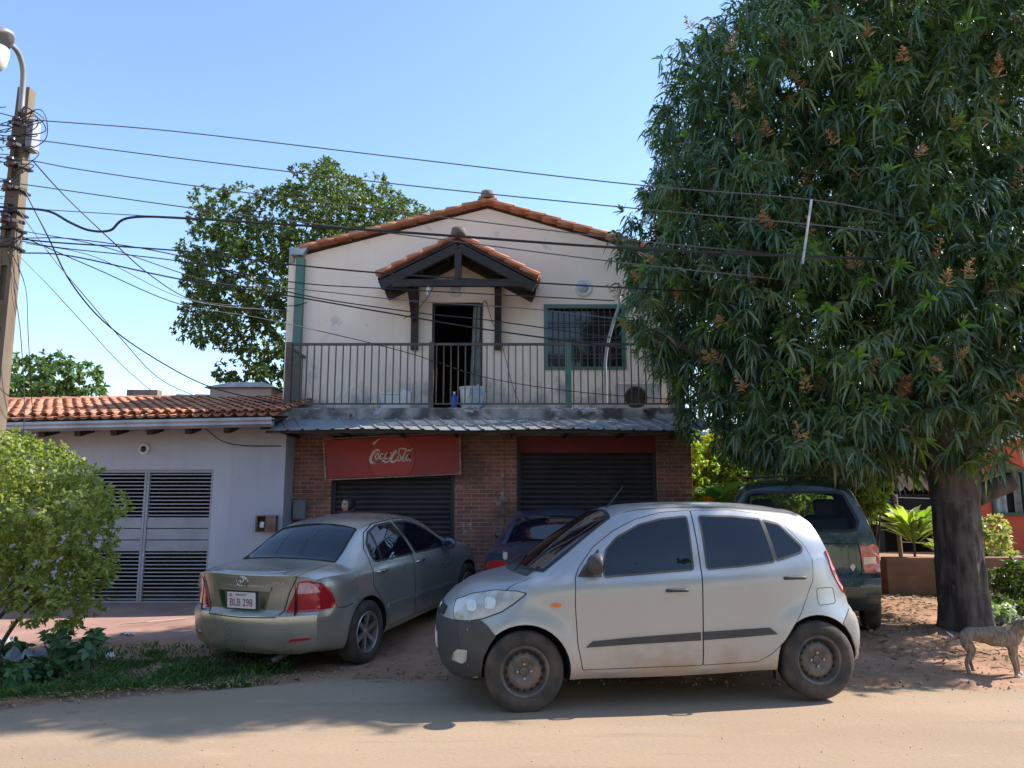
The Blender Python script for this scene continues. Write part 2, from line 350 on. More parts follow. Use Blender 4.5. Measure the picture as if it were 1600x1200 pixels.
# ================================================================ TWO-STOREY SHOP HOUSE
YF=12.8; YU=13.6
zat=lambda py,Y:at(800,py,Y).z
xat=lambda px,py,Y:at(px,py,Y).x
shop=thing('shop_house','two-storey house with brick shop below, cream upper wall, balcony and clay tile gable','building',(-.4,YF,0))
def S(mb,name,m,**k):
    o=mb.build(name,m,None,**k); o.parent=shop; o.matrix_parent_inverse=Matrix.Translation((.4,-YF,0)); return o
def SP(o):
    o.parent=shop; o.matrix_parent_inverse=Matrix.Translation((.4,-YF,0)); return o
X=lambda p:xat(p,780,YF)
zl=zat(676,YF)   # underside of lintel strip
zs0,zs1=3.0,3.13
# brick piers, standing on the ground
for (a,b,ya,yb) in ((458,517,YF,YF+.35),(710,789,YF,YF+.35),(1028,1083,YF,YF+.35)):
    S(MB().box(X(a),X(b),ya,yb,-.3,2.66,.006),'brick_pier',M['brick'])
S(MB().box(X(789)+.003,X(808),YF-.05,YF+.3,-.3,2.72,.01),'brick_pilaster',M['brick'])
S(MB().box(X(444),X(458)-.004,YF-.03,YF+.35,-.3,2.75,.01),'concrete_column',M['concrete'])
S(MB().box(X(458),X(1083),YF-.04,YF+.36,2.664,3.0,.01),'lintel_beam',M['lintel'])
S(MB().box(X(458),X(517)+.3,YF+.355,21,-.3,3.0),'side_wall',M['brick']);S(MB().box(X(1083)-.2,X(1083),YF+.355,21,-.3,3.0),'side_wall',M['brick'])
# roller shutters
def shutter(px0,px1,ztop):
    mb=MB(); x0,x1=X(px0)+.01,X(px1)-.01; z=-.1; y=YF+.12; pr=[]
    while z<ztop:
        for dz,dy in ((0,0),(.012,-.012),(.035,-.018),(.058,-.012),(.07,0),(.078,.006)): pr.append((z+dz,y+dy))
        z+=.085
    va=[mb.bm.verts.new((x0,yy,zz)) for zz,yy in pr]; vb=[mb.bm.verts.new((x1,yy,zz)) for zz,yy in pr]
    for k in range(len(pr)-1): mb.bm.faces.new((va[k],vb[k],vb[k+1],va[k+1]))
    o=S(mb,'roller_shutter',M['shutter'])
    for q in (x0-.015,x1-.05): MB().box(q,q+.065,y-.05,y-.025,-.1,ztop).build('guide_rail',M['black'],o)
    return o
shutter(517,710,2.3); shutter(808,1028,zat(706,YF)+.02)
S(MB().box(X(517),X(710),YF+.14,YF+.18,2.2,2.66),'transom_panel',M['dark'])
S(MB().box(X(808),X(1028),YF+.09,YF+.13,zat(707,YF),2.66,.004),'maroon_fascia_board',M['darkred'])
# slab
xl,xr=xat(440,650,12.35),xat(1083,650,12.35)
S(MB().box(xl,xr,12.35,YU+.1,zat(656,12.35),zat(637,12.35)+.0,.02),'balcony_slab',M['concrete'])
S(MB().tube([(xat(549,650,12.3),12.37,zat(650,12.35)),(xat(549,650,12.3),12.25,zat(650,12.35))],.035,12,False),'drain_spout',M['white'])
S(MB().tube([(xat(1010,640,12.3),12.37,zat(643,12.35)),(xat(1006,640,12.3),12.2,zat(643,12.35)-.01)],.035,12,False),'drain_spout',M['white'])
zfl=zat(637,12.35)
# corrugated canopy
cz0,cz1=zat(671,11.75),zat(655,12.34); cx0,cx1=xat(408,670,11.75),xat(1098,670,11.75)
mb=MB(); rows=[]
xx=cx0; prof=[]
while xx<cx1+.3:
    for dx,dz in ((0,0),(.14,0),(.16,.022),(.185,.022),(.205,0)): prof.append((xx+dx,dz))
    xx+=.235
rnd=random.Random(4)
for t in (0,.5,1):
    rows.append([mb.bm.verts.new((x-.28*t,11.75+t*.6+rnd.uniform(-.004,.004),cz0+t*(cz1-cz0)+dz+ (.012*math.sin(x*2.1) if t==0 else 0))) for x,dz in prof])
rows2=[[mb.bm.verts.new(v.co-Vector((0,0,.004))) for v in r] for r in rows]
for rr in (rows,rows2):
    for a,b in zip(rr,rr[1:]):
        for k in range(len(a)-1): mb.bm.faces.new((a[k],a[k+1],b[k+1],b[k]))
for k in range(len(rows[0])-1): mb.bm.faces.new((rows[0][k],rows2[0][k],rows2[0][k+1],rows[0][k+1]))
S(mb,'corrugated_canopy',M['canopy'])
mb=MB()
mb.bar((cx0+.05,11.83,cz0-.03),(cx1-.1,11.83,cz0-.03),.04,.04)
for k in range(8):
    x=cx0+.3+k*(cx1-cx0-.6)/7; mb.bar((x,11.8,cz0-.03),(x,YF,cz0-.03),.035,.05)
S(mb,'canopy_frame',M['wood'])
# upper storey: front wall made of panels round the door and the window
XU=lambda p,py=560:xat(p,py,YU)
xa,xb=XU(452,400),3.02
d0,d1,dz=XU(676),XU(752),zat(474,YU)
w0,w1,wz0,wz1=XU(850),XU(978),zat(578,YU),zat(476,YU)
ex0,ez0=XU(475,397),at(475,399,YU).z; ap=at(762,326,YU); ex1,ez1=xat(1054,407,YU),at(1054,409,YU).z
def gz(x): return ez0+(ap.z-ez0)*(x-ex0)/(ap.x-ex0) if x<ap.x else ez1+(ap.z-ez1)*(ex1-x)/(ex1-ap.x)
zb=zfl-.02
mb=MB()
mb.prism([(xa,zb),(d0,zb),(d0,gz(d0)),(xa,gz(xa))],YU,YU+.2)
mb.prism([(d0,dz),(d1,dz),(d1,gz(d1)),(ap.x,ap.z),(d0,gz(d0))] if d0<ap.x<d1 else [(d0,dz),(d1,dz),(d1,gz(d1)),(d0,gz(d0))],YU,YU+.2)
pp=[(d1,zb),(w0,zb),(w0,gz(w0))]+([(ap.x,ap.z)] if ap.x>d1 else [])+[(d1,gz(d1))]
mb.prism(pp,YU,YU+.2)
mb.prism([(w0,zb),(w1,zb),(w1,wz0),(w0,wz0)],YU,YU+.2)
mb.prism([(w0,wz1),(w1,wz1),(w1,gz(w1)),(w0,gz(w0))],YU,YU+.2)
mb.prism([(w1,zb),(xb,zb),(xb,gz(xb)),(w1,gz(w1))],YU,YU+.2)
bmesh.ops.remove_doubles(mb.bm,verts=mb.bm.verts,dist=.001)
# drop internal faces
dead=[f for f in mb.bm.faces if abs(f.normal.x)>.9 and all(len(e.link_faces)>2 for e in f.edges)]
bmesh.ops.delete(mb.bm,geom=dead,context='FACES')
S(mb,'upper_wall',M['plaster'])
S(MB().box(xa,xa+.18,YU+.205,21,zb,gz(xa)).box(xb-.18,xb,YU+.205,21,zb,gz(xb)).prism([(xa+.18,zb),(xb-.18,zb),(xb-.18,gz(xb)),(ap.x,ap.z),(xa+.18,gz(xa))],20.8,21),'upper_side_wall',M['plaster'])
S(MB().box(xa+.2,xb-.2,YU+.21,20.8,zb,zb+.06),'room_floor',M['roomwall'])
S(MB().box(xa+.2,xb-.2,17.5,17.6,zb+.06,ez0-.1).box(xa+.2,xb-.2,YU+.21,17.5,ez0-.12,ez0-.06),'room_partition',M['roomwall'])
# door frame and half-drawn curtain
S(MB().box(d0-.02,d0+.03,YU-.012,YU+.15,zb+.02,dz).box(d1-.03,d1+.02,YU-.012,YU+.15,zb+.02,dz).box(d0+.03,d1-.03,YU-.012,YU+.15,dz-.04,dz+.012),'door_frame',M['wood'])
mb=MB(); cx=XU(744); a=[];b=[]
for k in range(25):
    t=k/24; x=cx-.06+t*.2; y=YU+.04+.028*math.sin(t*19); a.append(mb.bm.verts.new((x,y,dz-.05))); b.append(mb.bm.verts.new((cx-.12*(1 if k<12 else .2)+t*.22,y-.02*math.sin(t*9),zb+.45)))
for k in range(24): mb.bm.faces.new((a[k],a[k+1],b[k+1],b[k]))
S(mb,'door_curtain',M['cloth'],smooth=True)
# window
mb=MB(); t=.07
mb.box(w0,w1,YU-.03,YU+.04,wz1-t,wz1).box(w0,w1,YU-.03,YU+.04,wz0,wz0+t*.8).box(w0,w0+t,YU-.03,YU+.04,wz0+t*.8,wz1-t).box(w1-t,w1,YU-.03,YU+.04,wz0+t*.8,wz1-t)
wf=S(mb,'window',M['green'])
g=MB().box(w0+t,w1-t,YU+.09,YU+.1,wz0+t*.8,wz1-t).build('pane',M['glass'],wf)
mb=MB(); nb=13
for k in range(1,nb): x=w0+t+(w1-w0-2*t)*k/nb; mb.box(x-.006,x+.006,YU-.02,YU-.008,wz0+t*.8,wz1-t)
for k in range(4):
    for q in (0,.07):
        z=wz0+.22+k*.31+q; xs0=w0+t+(.0 if k%2 else .0); mb.box(xs0,w1-t,YU-.007,YU+.005,z-.006,z+.006)
mb.build('window_grille',M['rail'],wf)
# green corner pipe column with hopper
S(MB().box(XU(461,500),XU(474,500),YU-.12,YU-.004,zb+.02,zat(405,YU),.006),'green_downpipe',M['green'])
S(MB().prism([(XU(458,400),zat(402,YU)),(XU(476,400),zat(402,YU)),(XU(484,395),zat(391,YU)),(XU(456,395),zat(391,YU))],YU-.16,YU+.3),'gutter_hopper',M['zinc'])
S(MB().box(XU(452,400),XU(458,400)+.03,YU-.02,YU+.3,zat(410,YU)-.02,zat(388,YU),.01),'parapet_stub',M['concrete'])
# main roof
rz=.04; yv=YU-.14; eL=Vector((ex0-.02,yv,ez0+rz)); eR=Vector((ex1+.22,yv,gz(ex1+.22)+rz)); A=Vector((ap.x,yv,ap.z+rz))
S(MB().prism([(eL.x,eL.z-.03),(A.x,A.z-.03),(eR.x,eR.z-.03),(eR.x,eR.z),(A.x,A.z),(eL.x,eL.z)],YU+.01,21.2),'roof_deck',M['wood'])
LL=(A-eL).length; LR=(A-eR).length
roofL=tile_slope('roof_tiles',eL,A-eL,(0,1,0),int(LL/.31)+1,16,M['tile'],None,seed=3)
roofR=tile_slope('roof_tiles',eR,A-eR,(0,1,0),int(LR/.31)+1,16,M['tile'],None,seed=5)
SP(roofL);SP(roofR)
S(MB().prism([(eL.x,eL.z+.01),(A.x,A.z+.01),(eR.x,eR.z+.01),(eR.x,eR.z+.09),(A.x,A.z+.09),(eL.x,eL.z+.09)],yv+2.85,21.3),'rear_roof_covering',M['tile'])
SP(ridge_tiles('ridge_tiles',(A.x,yv-.02,A.z+.10),(A.x,21,A.z+.10),M['tile'],None))
S(MB().lathe([(0.0,-.03),(.11,-.03),(.13,0),(.12,.1),(0.0,.14)],16,'Z',(A.x,yv+.02,A.z+.14)),'ridge_end_cap',M['lintel'],smooth=True)
# porch canopy
yp=12.75
pa=at(716,374,yp); pl=at(590,434,yp); pr_=at(839,437,yp)
def sl(u,name,seed):
    o=tile_slope(name,(u.x,yp,u.z),pa-u,(0,1,0),int((pa-u).length/.31),5,M['tile'],None,seed=seed); return SP(o)
sl(pl,'porch_roof_tiles',8); sl(pr_,'porch_roof_tiles',9)
SP(ridge_tiles('porch_ridge_tiles',(pa.x,yp-.03,pa.z+.07),(pa.x,YU-.4,pa.z+.07),M['tile'],None,r=.12))
S(MB().lathe([(0.0,-.03),(.12,-.03),(.14,0),(.12,.1),(0.0,.13)],16,'Z',(pa.x,yp+.02,pa.z+.10)),'porch_ridge_cap',M['lintel'],smooth=True)
th=.03
S(MB().prism([(pl.x,pl.z-th),(pa.x,pa.z-th),(pa.x,pa.z),(pl.x,pl.z)],yp+.01,YU-.002).prism([(pr_.x,pr_.z-th),(pr_.x,pr_.z),(pa.x+.001,pa.z),(pa.x+.001,pa.z-th)],yp+.01,YU-.002),'porch_ceiling_boards',M['wood'])
mb=MB()
for yy in (yp+.06,YU-.08):
    dz_=Vector((0,0,-.13))
    for u in (pl,pr_):
        a_=Vector((u.x+(.04 if u is pl else -.04),yy,u.z))+dz_; b_=Vector((pa.x,yy,pa.z))+dz_; mb.bar(a_,b_,.09,.15)
    zt_=at(716,441,yp).z; tl_=.62
    if yy<13: mb.bar((xat(612,441,yp),yy,zt_),(xat(822,441,yp),yy,zt_),.085,.12); mb.bar((pa.x,yy,zt_+.061),(pa.x,yy,pa.z-.17),.12,.1,(0,1,0))
S(mb,'porch_truss',M['wood'])
for u in (pl,pr_):
    for t in (.12,.5,.85):
        mb=MB(); q=Vector((u.x,0,u.z)).lerp(Vector((pa.x,0,pa.z)),t); mb.bar((q.x,yp+.11,q.z-.08),(q.x,YU-.13,q.z-.08),.06,.08); S(mb,'porch_purlin',M['wood'])
for c,top in ((648,436),(778,436)):
    xq=xat(c,500,YU-.1); zq=zat(546,YU-.1); z2=at(716,441,yp).z
    mb=MB().bar((xq,YU-.075,zq),(xq,YU-.075,z2+.3),.125,.13,(0,1,0)).bar((xq,YU-.15,zq+.55),(xq,yp+.12,z2-.07),.10,.1)
    S(mb,'porch_post',M['wood'])
# railing
rail=thing('balcony_railing','long brown steel balcony railing with thin upright bars above the shop canopy','railing',(0,12.42,zfl))
zr=zat(538,12.42); r0,r1=xat(446,600,12.42),xat(1064,600,12.42)
def RB(mb,name,m):
    o=mb.build(name,m); o.parent=rail; o.matrix_parent_inverse=Matrix.Translation((0,-12.42,-zfl)); return o
RB(MB().box(r0,r1,12.40,12.44,zr-.02,zr+.02),'top_rail',M['rail'])
RB(MB().box(r0,r1,12.405,12.435,zfl+.06,zfl+.085),'bottom_rail',M['rail'])
nbal=54; bme=None
for k in range(nbal):
    x=r0+.1+(r1-r0-.2)*k/(nbal-1)
    if bme is None:
        o=MB().box(-.0095,.0095,-.0095,.0095,0,zr-.02-zfl-.085).build('baluster',M['rail']); bme=o
    else: o=bme.copy(); COL.objects.link(o)
    o.parent=rail; o.matrix_parent_inverse=Matrix.Identity(4); o.location=(x,0,.085)
for p,wd,m in ((450,.10,'rail'),(674,.07,'rail'),(888,.10,'green'),(1064,.10,'rail')):
    x=xat(p,600,12.42); RB(MB().box(x-wd/2,x+wd/2,12.38,12.46,zfl+.002,zr+.03),'post',M[m])
for xx in (r0-.02,r1+.02):
    mb=MB()
    mb.box(xx-.015,xx+.015,12.47,YU-.01,zr-.02,zr+.02)
    for k in range(9): y=12.55+k*.11; mb.box(xx-.008,xx+.008,y-.008,y+.008,zfl,zr-.02)
    RB(mb,'side_rail',M['rail'])
# ---------------------------------------------------------------- things on the shop house
sg=thing('shop_sign','tilted red soft drink sign board with white script in a disc over the left shutter','sign',tuple(at(612,715,YF-.1)))
def quadbox(c4,Y,th):
    P=[at(a,b,Y) for a,b in c4]; mb=MB(); mb.prism([(p.x,p.z) for p in P],Y,Y+th); return mb
def SG(o):
    o.parent=sg; o.matrix_parent_inverse=Matrix.Translation(-sg.location); return o
SG(quadbox([(507,688),(717,678),(718,739),(511,748)],YF-.12,.05).build('board',M['red']))
mb=MB(); C4=[at(a,b,YF-.13) for a,b in ((505,686),(718.5,676),(719.5,740.5),(509,750))]
for a,b in zip(C4,C4[1:]+C4[:1]): mb.bar(a,b,.03,.02)
SG(mb.build('frame',mat('rusted_sign_frame',(.2,.1,.08),.8,col2=(.4,.3,.25),scale=20)))
cc=at(612,716,YF-.125); rad=(at(648,716,YF).x-at(576,716,YF).x)/2
zlo_,zhi_=at(612,743.5,YF-.12).z,at(612,682.5,YF-.12).z
tilt=-math.atan2(at(717,678,YF).z-at(507,688,YF).z,at(717,678,YF).x-at(507,688,YF).x)
def disc(r,y,m,name,clip=True,inner=0):
    mb=MB(); n=72; pts=[]
    for k in range(n):
        a=2*math.pi*k/n; x,z=r*math.cos(a),r*math.sin(a)
        sh=-math.tan(tilt)*x
        if clip: z=max(min(z,zhi_-cc.z+sh),zlo_-cc.z+sh)
        pts.append((cc.x+x,cc.z+z))
    mb.prism(pts,y,y+.002); return SG(mb.build(name,m))
disc(rad*1.03,YF-.124,mat('maroon_shade_print',(.17,.015,.018),.5),'disc_outline')
disc(rad,YF-.128,mat('bright_red_disc_print',(.40,.032,.028),.45),'disc')
# script lettering drawn as strokes of varying width
def stroke(mb,pts,w0,w1=None,y=YF-.134,n=8):
    P=catmull([(p[0],0,p[1]) for p in pts],n); N=len(P); L=[];Rr=[]
    for i,p in enumerate(P):
        d=(P[min(i+1,N-1)]-P[max(i-1,0)]); d.normalize(); nrm=Vector((-d.z,0,d.x)); t=i/(N-1)
        wd=(w0+( (w1 if w1 is not None else w0)-w0)*math.sin(math.pi*t))*.5
        L.append(p+nrm*wd);Rr.append(p-nrm*wd)
    ct,st=1.0,0.0
    f=lambda v:Vector((cc.x+(v.x*ct+v.z*st)*SCL,y,cc.z+(-v.x*st+v.z*ct)*SCL))
    for i in range(N-1):
        mb.bm.faces.new([mb.bm.verts.new(f(v)) for v in (L[i],L[i+1],Rr[i+1],Rr[i])])
SCL=rad*1.0
mb=MB()
def sx(p):
    P=at(500+p[0]/6,660+p[1]/6,YF-.13); return ((P.x-cc.x)/SCL,(P.z-cc.z)/SCL)
def ST(pts,a,b=None): stroke(mb,[sx(p) for p in pts],a,b)
ST([(552,282),(556,264),(540,258),(512,272),(488,308),(474,345),(482,374),(515,380),(552,368),(585,356)],.04,.11)
ST([(500,384),(545,372),(590,360),(615,374),(640,366),(655,358)],.03,.075)
ST([(544,292),(527,302),(519,330),(527,347),(543,335),(550,308),(544,292),(533,284)],.045,.06)
ST([(592,298),(580,292),(566,310),(564,338),(578,345),(598,328)],.045,.065)
ST([(640,288),(622,292),(608,320),(612,342),(628,334),(642,300),(645,282),(636,325),(645,342),(656,334)],.045,.06)
ST([(656,290),(674,286)],.06,.06)
ST([(728,300),(742,278),(736,258),(716,266),(690,296),(668,335),(668,364),(688,370),(712,356),(728,338)],.04,.11)
ST([(716,266),(745,248),(790,248),(822,262),(848,262),(872,240)],.03,.075)
ST([(752,308),(736,318),(727,345),(736,363),(752,352),(760,326),(752,308),(744,300)],.045,.06)
ST([(812,258),(796,285),(779,325),(775,352),(784,364),(797,354)],.045,.065)
ST([(838,300),(820,306),(806,334),(810,356),(825,348),(840,312),(844,296),(834,340),(842,358),(856,350)],.045,.06)
SG(mb.build('script_lettering',M['signwhite']))
mb=MB()
bx=at(591,700,YF-.12);mb.prism([(at(584,693,YF).x,at(584,693,YF).z),(at(598,684,YF).x,at(598,684,YF).z),(at(592,690,YF).x,at(592,690,YF).z),(at(586,697,YF).x,at(586,697,YF).z)],YF-.1335,YF-.1325)
SG(mb.build('bottle_highlight',M['signwhite']))
def wall_lamp(px,py,Y,r,label,m):
    p=at(px,py,Y); t=thing('wall_lamp',label,'lamp',tuple(p))
    MB().lathe([(0,-.05),(r*.55,-.05),(r*.6,-.03),(r*.62,-.02)],24,'Y').build('bulb_cover',m,t,smooth=True)
    MB().lathe([(r*.6,-.022),(r*.9,-.04),(r,-.03),(r,0),(0,0)],28,'Y').build('ring',M['white'],t,ang=40)
    return t
wall_lamp(712,451,YU-.002,.16,'round cream wall disc lamp under the porch roof above the dark balcony door',mat('cream_ring',(.55,.5,.4),.7,col2=(.3,.27,.2),scale=12))
wall_lamp(911,450,YU-.002,.16,'round pale blue-grey wall disc lamp above the green balcony window',mat('blue_ring',(.42,.5,.56),.7,col2=(.3,.33,.36),scale=12))
# camera bulb hanging from the porch
p=at(670,452,yp+.1); t=thing('hanging_camera','small white bulb-shaped camera hanging under the left end of the porch roof','camera',tuple(p))
MB().tube([(0,0,.10),(0,0,.24)],.006,6).build('cord',M['black'],t)
MB().lathe([(0,.1),(.022,.1),(.03,.06),(.045,.02),(.05,-.02),(.03,-.04),(.045,-.07),(.03,-.11),(0,-.12)],16,'Z').build('body',M['white'],t,smooth=True)
MB().ico((0,-.04,-.07),.014,2).build('lens',M['black'],t,smooth=True)
# air conditioner on balcony floor
x0,x1=xat(964,615,13.2),xat(1034,615,13.2); z0,z1=zfl+.04,zat(598,13.2)
ac=thing('air_conditioner','dirty white outdoor air conditioner unit with round fan on the balcony floor','air conditioner',((x0+x1)/2,13.35,zfl))
mm=mat('dirty_white_metal',(.5,.5,.5),.6,col2=(.33,.32,.31),scale=4)
wdt=(x1-x0)/2; hh=z1-zfl
MB().box(-wdt,wdt,-.14,.14,.04,hh,.015).build('casing',mm,ac)
fx=-.06*1; fr=min(.2,hh*.42)
mb=MB().lathe([(fr,-.145),(fr*.97,-.155),(fr*.93,-.146)],36,'Y',(fx,0,hh*.52)); 
for q in range(1,6): mb.lathe([(fr*q/6+.004,-.152),(fr*q/6-.004,-.152)],30,'Y',(fx,0,hh*.52))
for q in range(8): a=q*math.pi/8; mb.bar((fx-fr*math.cos(a),-.150,hh*.52-fr*math.sin(a)),(fx+fr*math.cos(a),-.150,hh*.52+fr*math.sin(a)),.005,.003,(0,1,0))
mb.build('fan_guard',M['rail'],ac)
MB().lathe([(0,-.1415),(fr*.92,-.1415)],36,'Y',(fx,0,hh*.52)).build('fan_opening',M['dark'],ac)
MB().box(-wdt+.05,-wdt+.12,-.1,.1,0,.04).box(wdt-.12,wdt-.05,-.1,.1,0,.04).build('foot',M['black'],ac)
# balcony clutter
p=Vector((XU(737,600),13.2,zfl)); bk=thing('white_bucket','white plastic drum standing on the balcony before the door','bucket',tuple(p))
MB().lathe([(0,0),(.15,0),(.17,.05),(.185,.42),(.2,.43),(.2,.46),(.17,.46),(.165,.1),(0,.06)],24).build('drum',M['white'],bk,ang=40)
mb=MB()
for k in range(18):
    a=k/17*3.2-2.6
    pass
v=[];n=16
for j in range(6):
    for i in range(n): 
        t=i/(n-1); v.append((.02+t*.24-.05*j*.2,-.21-.012*math.sin(i*1.9+j),.47-j*.08+.02*math.sin(i)))
idx=np.arange(6*n).reshape(6,n); Q=np.stack([idx[:-1,:-1],idx[:-1,1:],idx[1:,1:],idx[1:,:-1]],-1).reshape(-1,4)
o=mesh_np('towel',np.array(v)+np.array(p),[Q],mat('pale_blue_towel',(.35,.5,.62),.95,col2=(.6,.62,.6),scale=8)); tag(o,'pale blue towel draped over the white drum on the balcony','towel')
p=Vector((XU(713,620),13.1,zfl)); bt=thing('blue_bottle','upright blue plastic bottle left of the white drum on the balcony','bottle',tuple(p))
MB().lathe([(0,0),(.05,0),(.055,.02),(.055,.25),(.03,.31),(.02,.33)],16).build('body',mat('blue_plastic',(.03,.1,.45),.3),bt,smooth=True)
MB().lathe([(.022,.33),(.022,.37),(0,.37)],12).build('cap',M['white'],bt)
for (a,b,c,yy,lb,nm) in ((598,628,616,13.0,'long low white polystyrene box on the balcony floor','storage_box'),(626,643,612,12.9,'small white plastic canister beside the polystyrene box on the balcony','canister')):
    x0,x1=xat(a,620,yy),xat(b,620,yy); t=thing(nm,lb,'box' if nm!='canister' else 'canister',((x0+x1)/2,yy,zfl)); h_=zat(c,yy)-zfl; hw=(x1-x0)/2
    if nm=='canister':
        MB().box(-hw,hw,-.09,.09,0,h_,.03).build('body',M['white'],t,smooth=False); MB().lathe([(0,h_+.05),(.03,h_+.05),(.03,h_-.002)],14,'Z',(-hw*.3,0,0)).build('cap',M['white'],t)
    else:
        MB().box(-hw,hw,-.15,.15,0,h_-.03,.01).build('box_base',mat('pale_polystyrene',(.7,.72,.68),.9),t); MB().box(-hw-.01,hw+.01,-.16,.16,h_-.028,h_+.01,.01).build('lid',M['white'],t)
# leaning mast on the balcony
mb=MB(); P=[at(946,585,13.1),at(946,563,13.1),at(950,535,13.1),at(958,505,13.1),at(967,478,13.1),at(968,462,13.1)]
P=[Vector((P[0].x,13.1,zfl))]+P
tag(mb.tube(catmull(P,4),.028,10).build('leaning_pipe',mat('bluish_white_pipe',(.30,.33,.38),.5,col2=(.3,.3,.3),scale=7),smooth=True),'bent pale pipe mast leaning up past the green window from the balcony','pipe')
# meter cabinet on brick pier
x0,x1=X(458)+.02,xat(479,800,YF); z0,z1=zat(812,YF),zat(781,YF)
t=thing('meter_cabinet','grey steel meter cabinet on the left brick pier beside the blue house','meter box',((x0+x1)/2,YF,(z0+z1)/2))
wd=(x1-x0)/2;hh=(z1-z0)/2
MB().box(-wd,wd,-.08,0,-hh,hh,.008).build('casing',mat('grey_cabinet',(.12,.15,.18),.5,col2=(.18,.19,.2),scale=5),t)
MB().box(-wd+.02,wd-.02,-.088,-.081,-hh+.02,hh-.02,.002).build('door',mat('grey_cabinet_door',(.15,.19,.23),.5,col2=(.2,.2,.2),scale=5),t)
# ================================================================ BLUE-GREY HOUSE ON THE LEFT
YB=12.3
bh=thing('blue_house','low bluish-grey plastered house with orange clay tile roof and wide slatted metal gate','building',(-6.5,YB,0))
def B(o): o.parent=bh; o.matrix_parent_inverse=Matrix.Translation((6.5,-YB,0)); return o
g0,g1=xat(120,800,YB),xat(330,800,YB)+.0; gz0,gz1=-.04,zat(735,YB)+.01
bx0,bx1=-10.5,xat(443,780,YB)
mb=MB()
mb.box(bx0,g0,YB,YB+.2,-.3,gz1).box(g1,bx1,YB,YB+.2,-.3,gz1).box(bx0,bx1,YB,YB+.2,gz1+.0005,3.02)
B(mb.build('front_wall',M['bluewall']))
B(MB().box(g0,g1,YB,YB+.2,-.3,gz0).build('gate_sill',M['grey']))
B(MB().box(bx0,bx0+.2,YB+.205,19,-.3,3).build('side_wall',M['bluewall']));B(MB().box(bx1-.2,bx1,YB+.205,19,-.3,3).build('side_wall',M['bluewall']));B(MB().box(bx0+.2,bx1-.2,18.8,19,-.3,3).build('rear_wall',M['bluewall']))
B(MB().box(bx0+.21,bx1-.21,16.5,16.6,-.3,2.9).build('carport_back_wall',mat('dim_ochre_wall',(.22,.17,.12),.9,col2=(.12,.1,.08),scale=1.5)))
# gate
gt=MB(); fx=.05; t=.045
mid=(g0+g1)/2-.0
gt.box(g0,g1,YB+.03,YB+.08,gz1-t,gz1-.001).box(g0,g1,YB+.03,YB+.08,gz0+.001,gz0+t)
for x in (g0+.001,mid-.04,mid+.004,g1-.04): gt.box(x,x+.036,YB+.025,YB+.085,gz0+t+.001,gz1-t-.001)
gate=B(gt.build('gate',M['grey']))
zm0,zm1=zat(862,YB),zat(808,YB)
for (a,b) in ((g0+.037,mid-.04),(mid+.04,g1-.04)):
    for k in range(3):
        z0=zm0+(zm1-zm0)*k/3; MB().box(a,b,YB+.04,YB+.06,z0+.006,z0+(zm1-zm0)/3-.006,.004).build('panel',M['grey'],gate)
    for (za,zb_,n) in ((gz0+t,zm0,13),(zm1,gz1-t,12)):
        mb=MB()
        for k in range(n):
            z=za+(zb_-za)*(k+.5)/n; mb.box(a,b,YB+.045,YB+.058,z-.0085,z+.0085)
        mb.build('slats',M['grey'],gate)
# roof
ev0,ev1=Vector((bx0,11.78,zat(668,11.78)-.10)),Vector((bx1+.02,11.78,zat(655,11.78)))
ev0=Vector((bx0,11.78,ev1.z-.14)); rdz=.70
ts=tile_slope('roof_tiles',ev0+Vector((.1,.02,.03)),(0,3.2,rdz),ev1-ev0,11,int((ev1-ev0).length/.175),M['tile'],None,wd=.175,ln=.34,seed=11); B(ts)
B(ridge_tiles('ridge_tiles',(bx0,14.98,ev0.z+rdz+.07),(bx1,14.98,ev1.z+rdz+.05),M['tile'],None,r=.13))
mb=MB()
def sheet(y0,z0a,z0b,y1,z1a,z1b,th=.03):
    v=[mb.bm.verts.new(p) for p in ((bx0,y0,z0a),(bx1,y0,z0b),(bx1,y1,z1b),(bx0,y1,z1a),(bx0,y0,z0a-th),(bx1,y0,z0b-th),(bx1,y1,z1b-th),(bx0,y1,z1a-th))]
    for f in ((0,1,2,3),(7,6,5,4),(0,4,5,1),(1,5,6,2),(2,6,7,3),(3,7,4,0)): mb.bm.faces.new([v[i] for i in f])
sheet(11.8,ev0.z,ev1.z,15,ev0.z+rdz,ev1.z+rdz); sheet(15,ev0.z+rdz+.002,ev1.z+rdz+.002,19.3,ev0.z-.3,ev1.z-.3)
B(mb.build('roof_deck',M['wood']))
# rafter ends
for px_ in (68,124,180,236,296,356):
    x=xat(px_,672,11.95); zz=ev0.z+(ev1.z-ev0.z)*(x-bx0)/(bx1-bx0)-.13
    B(MB().bar((x,11.9,zz),(x,YB+.0,zz+.1),.1,.13).build('rafter_end',M['wood']))
# gutter profile
mb=MB(); prof=[(0,.02),(0,-.10),(-.10,-.12),(-.14,-.08),(-.135,-.05),(-.155,-.02),(-.15,.02),(-.158,.02),(-.163,-.02),(-.143,-.05),(-.148,-.085),(-.105,-.128),(.006,-.108),(.006,.02)]
a=[mb.bm.verts.new((bx0,11.80+y,ev0.z+z+.0)) for y,z in prof]; b=[mb.bm.verts.new((bx1-.05,11.80+y,ev1.z+z+.0)) for y,z in prof]
for k in range(len(prof)): j=(k+1)%len(prof); mb.bm.faces.new((a[k],a[j],b[j],b[k]))
mb.bm.faces.new(a); mb.bm.faces.new(b[::-1])
B(mb.build('gutter',M['zinc']))
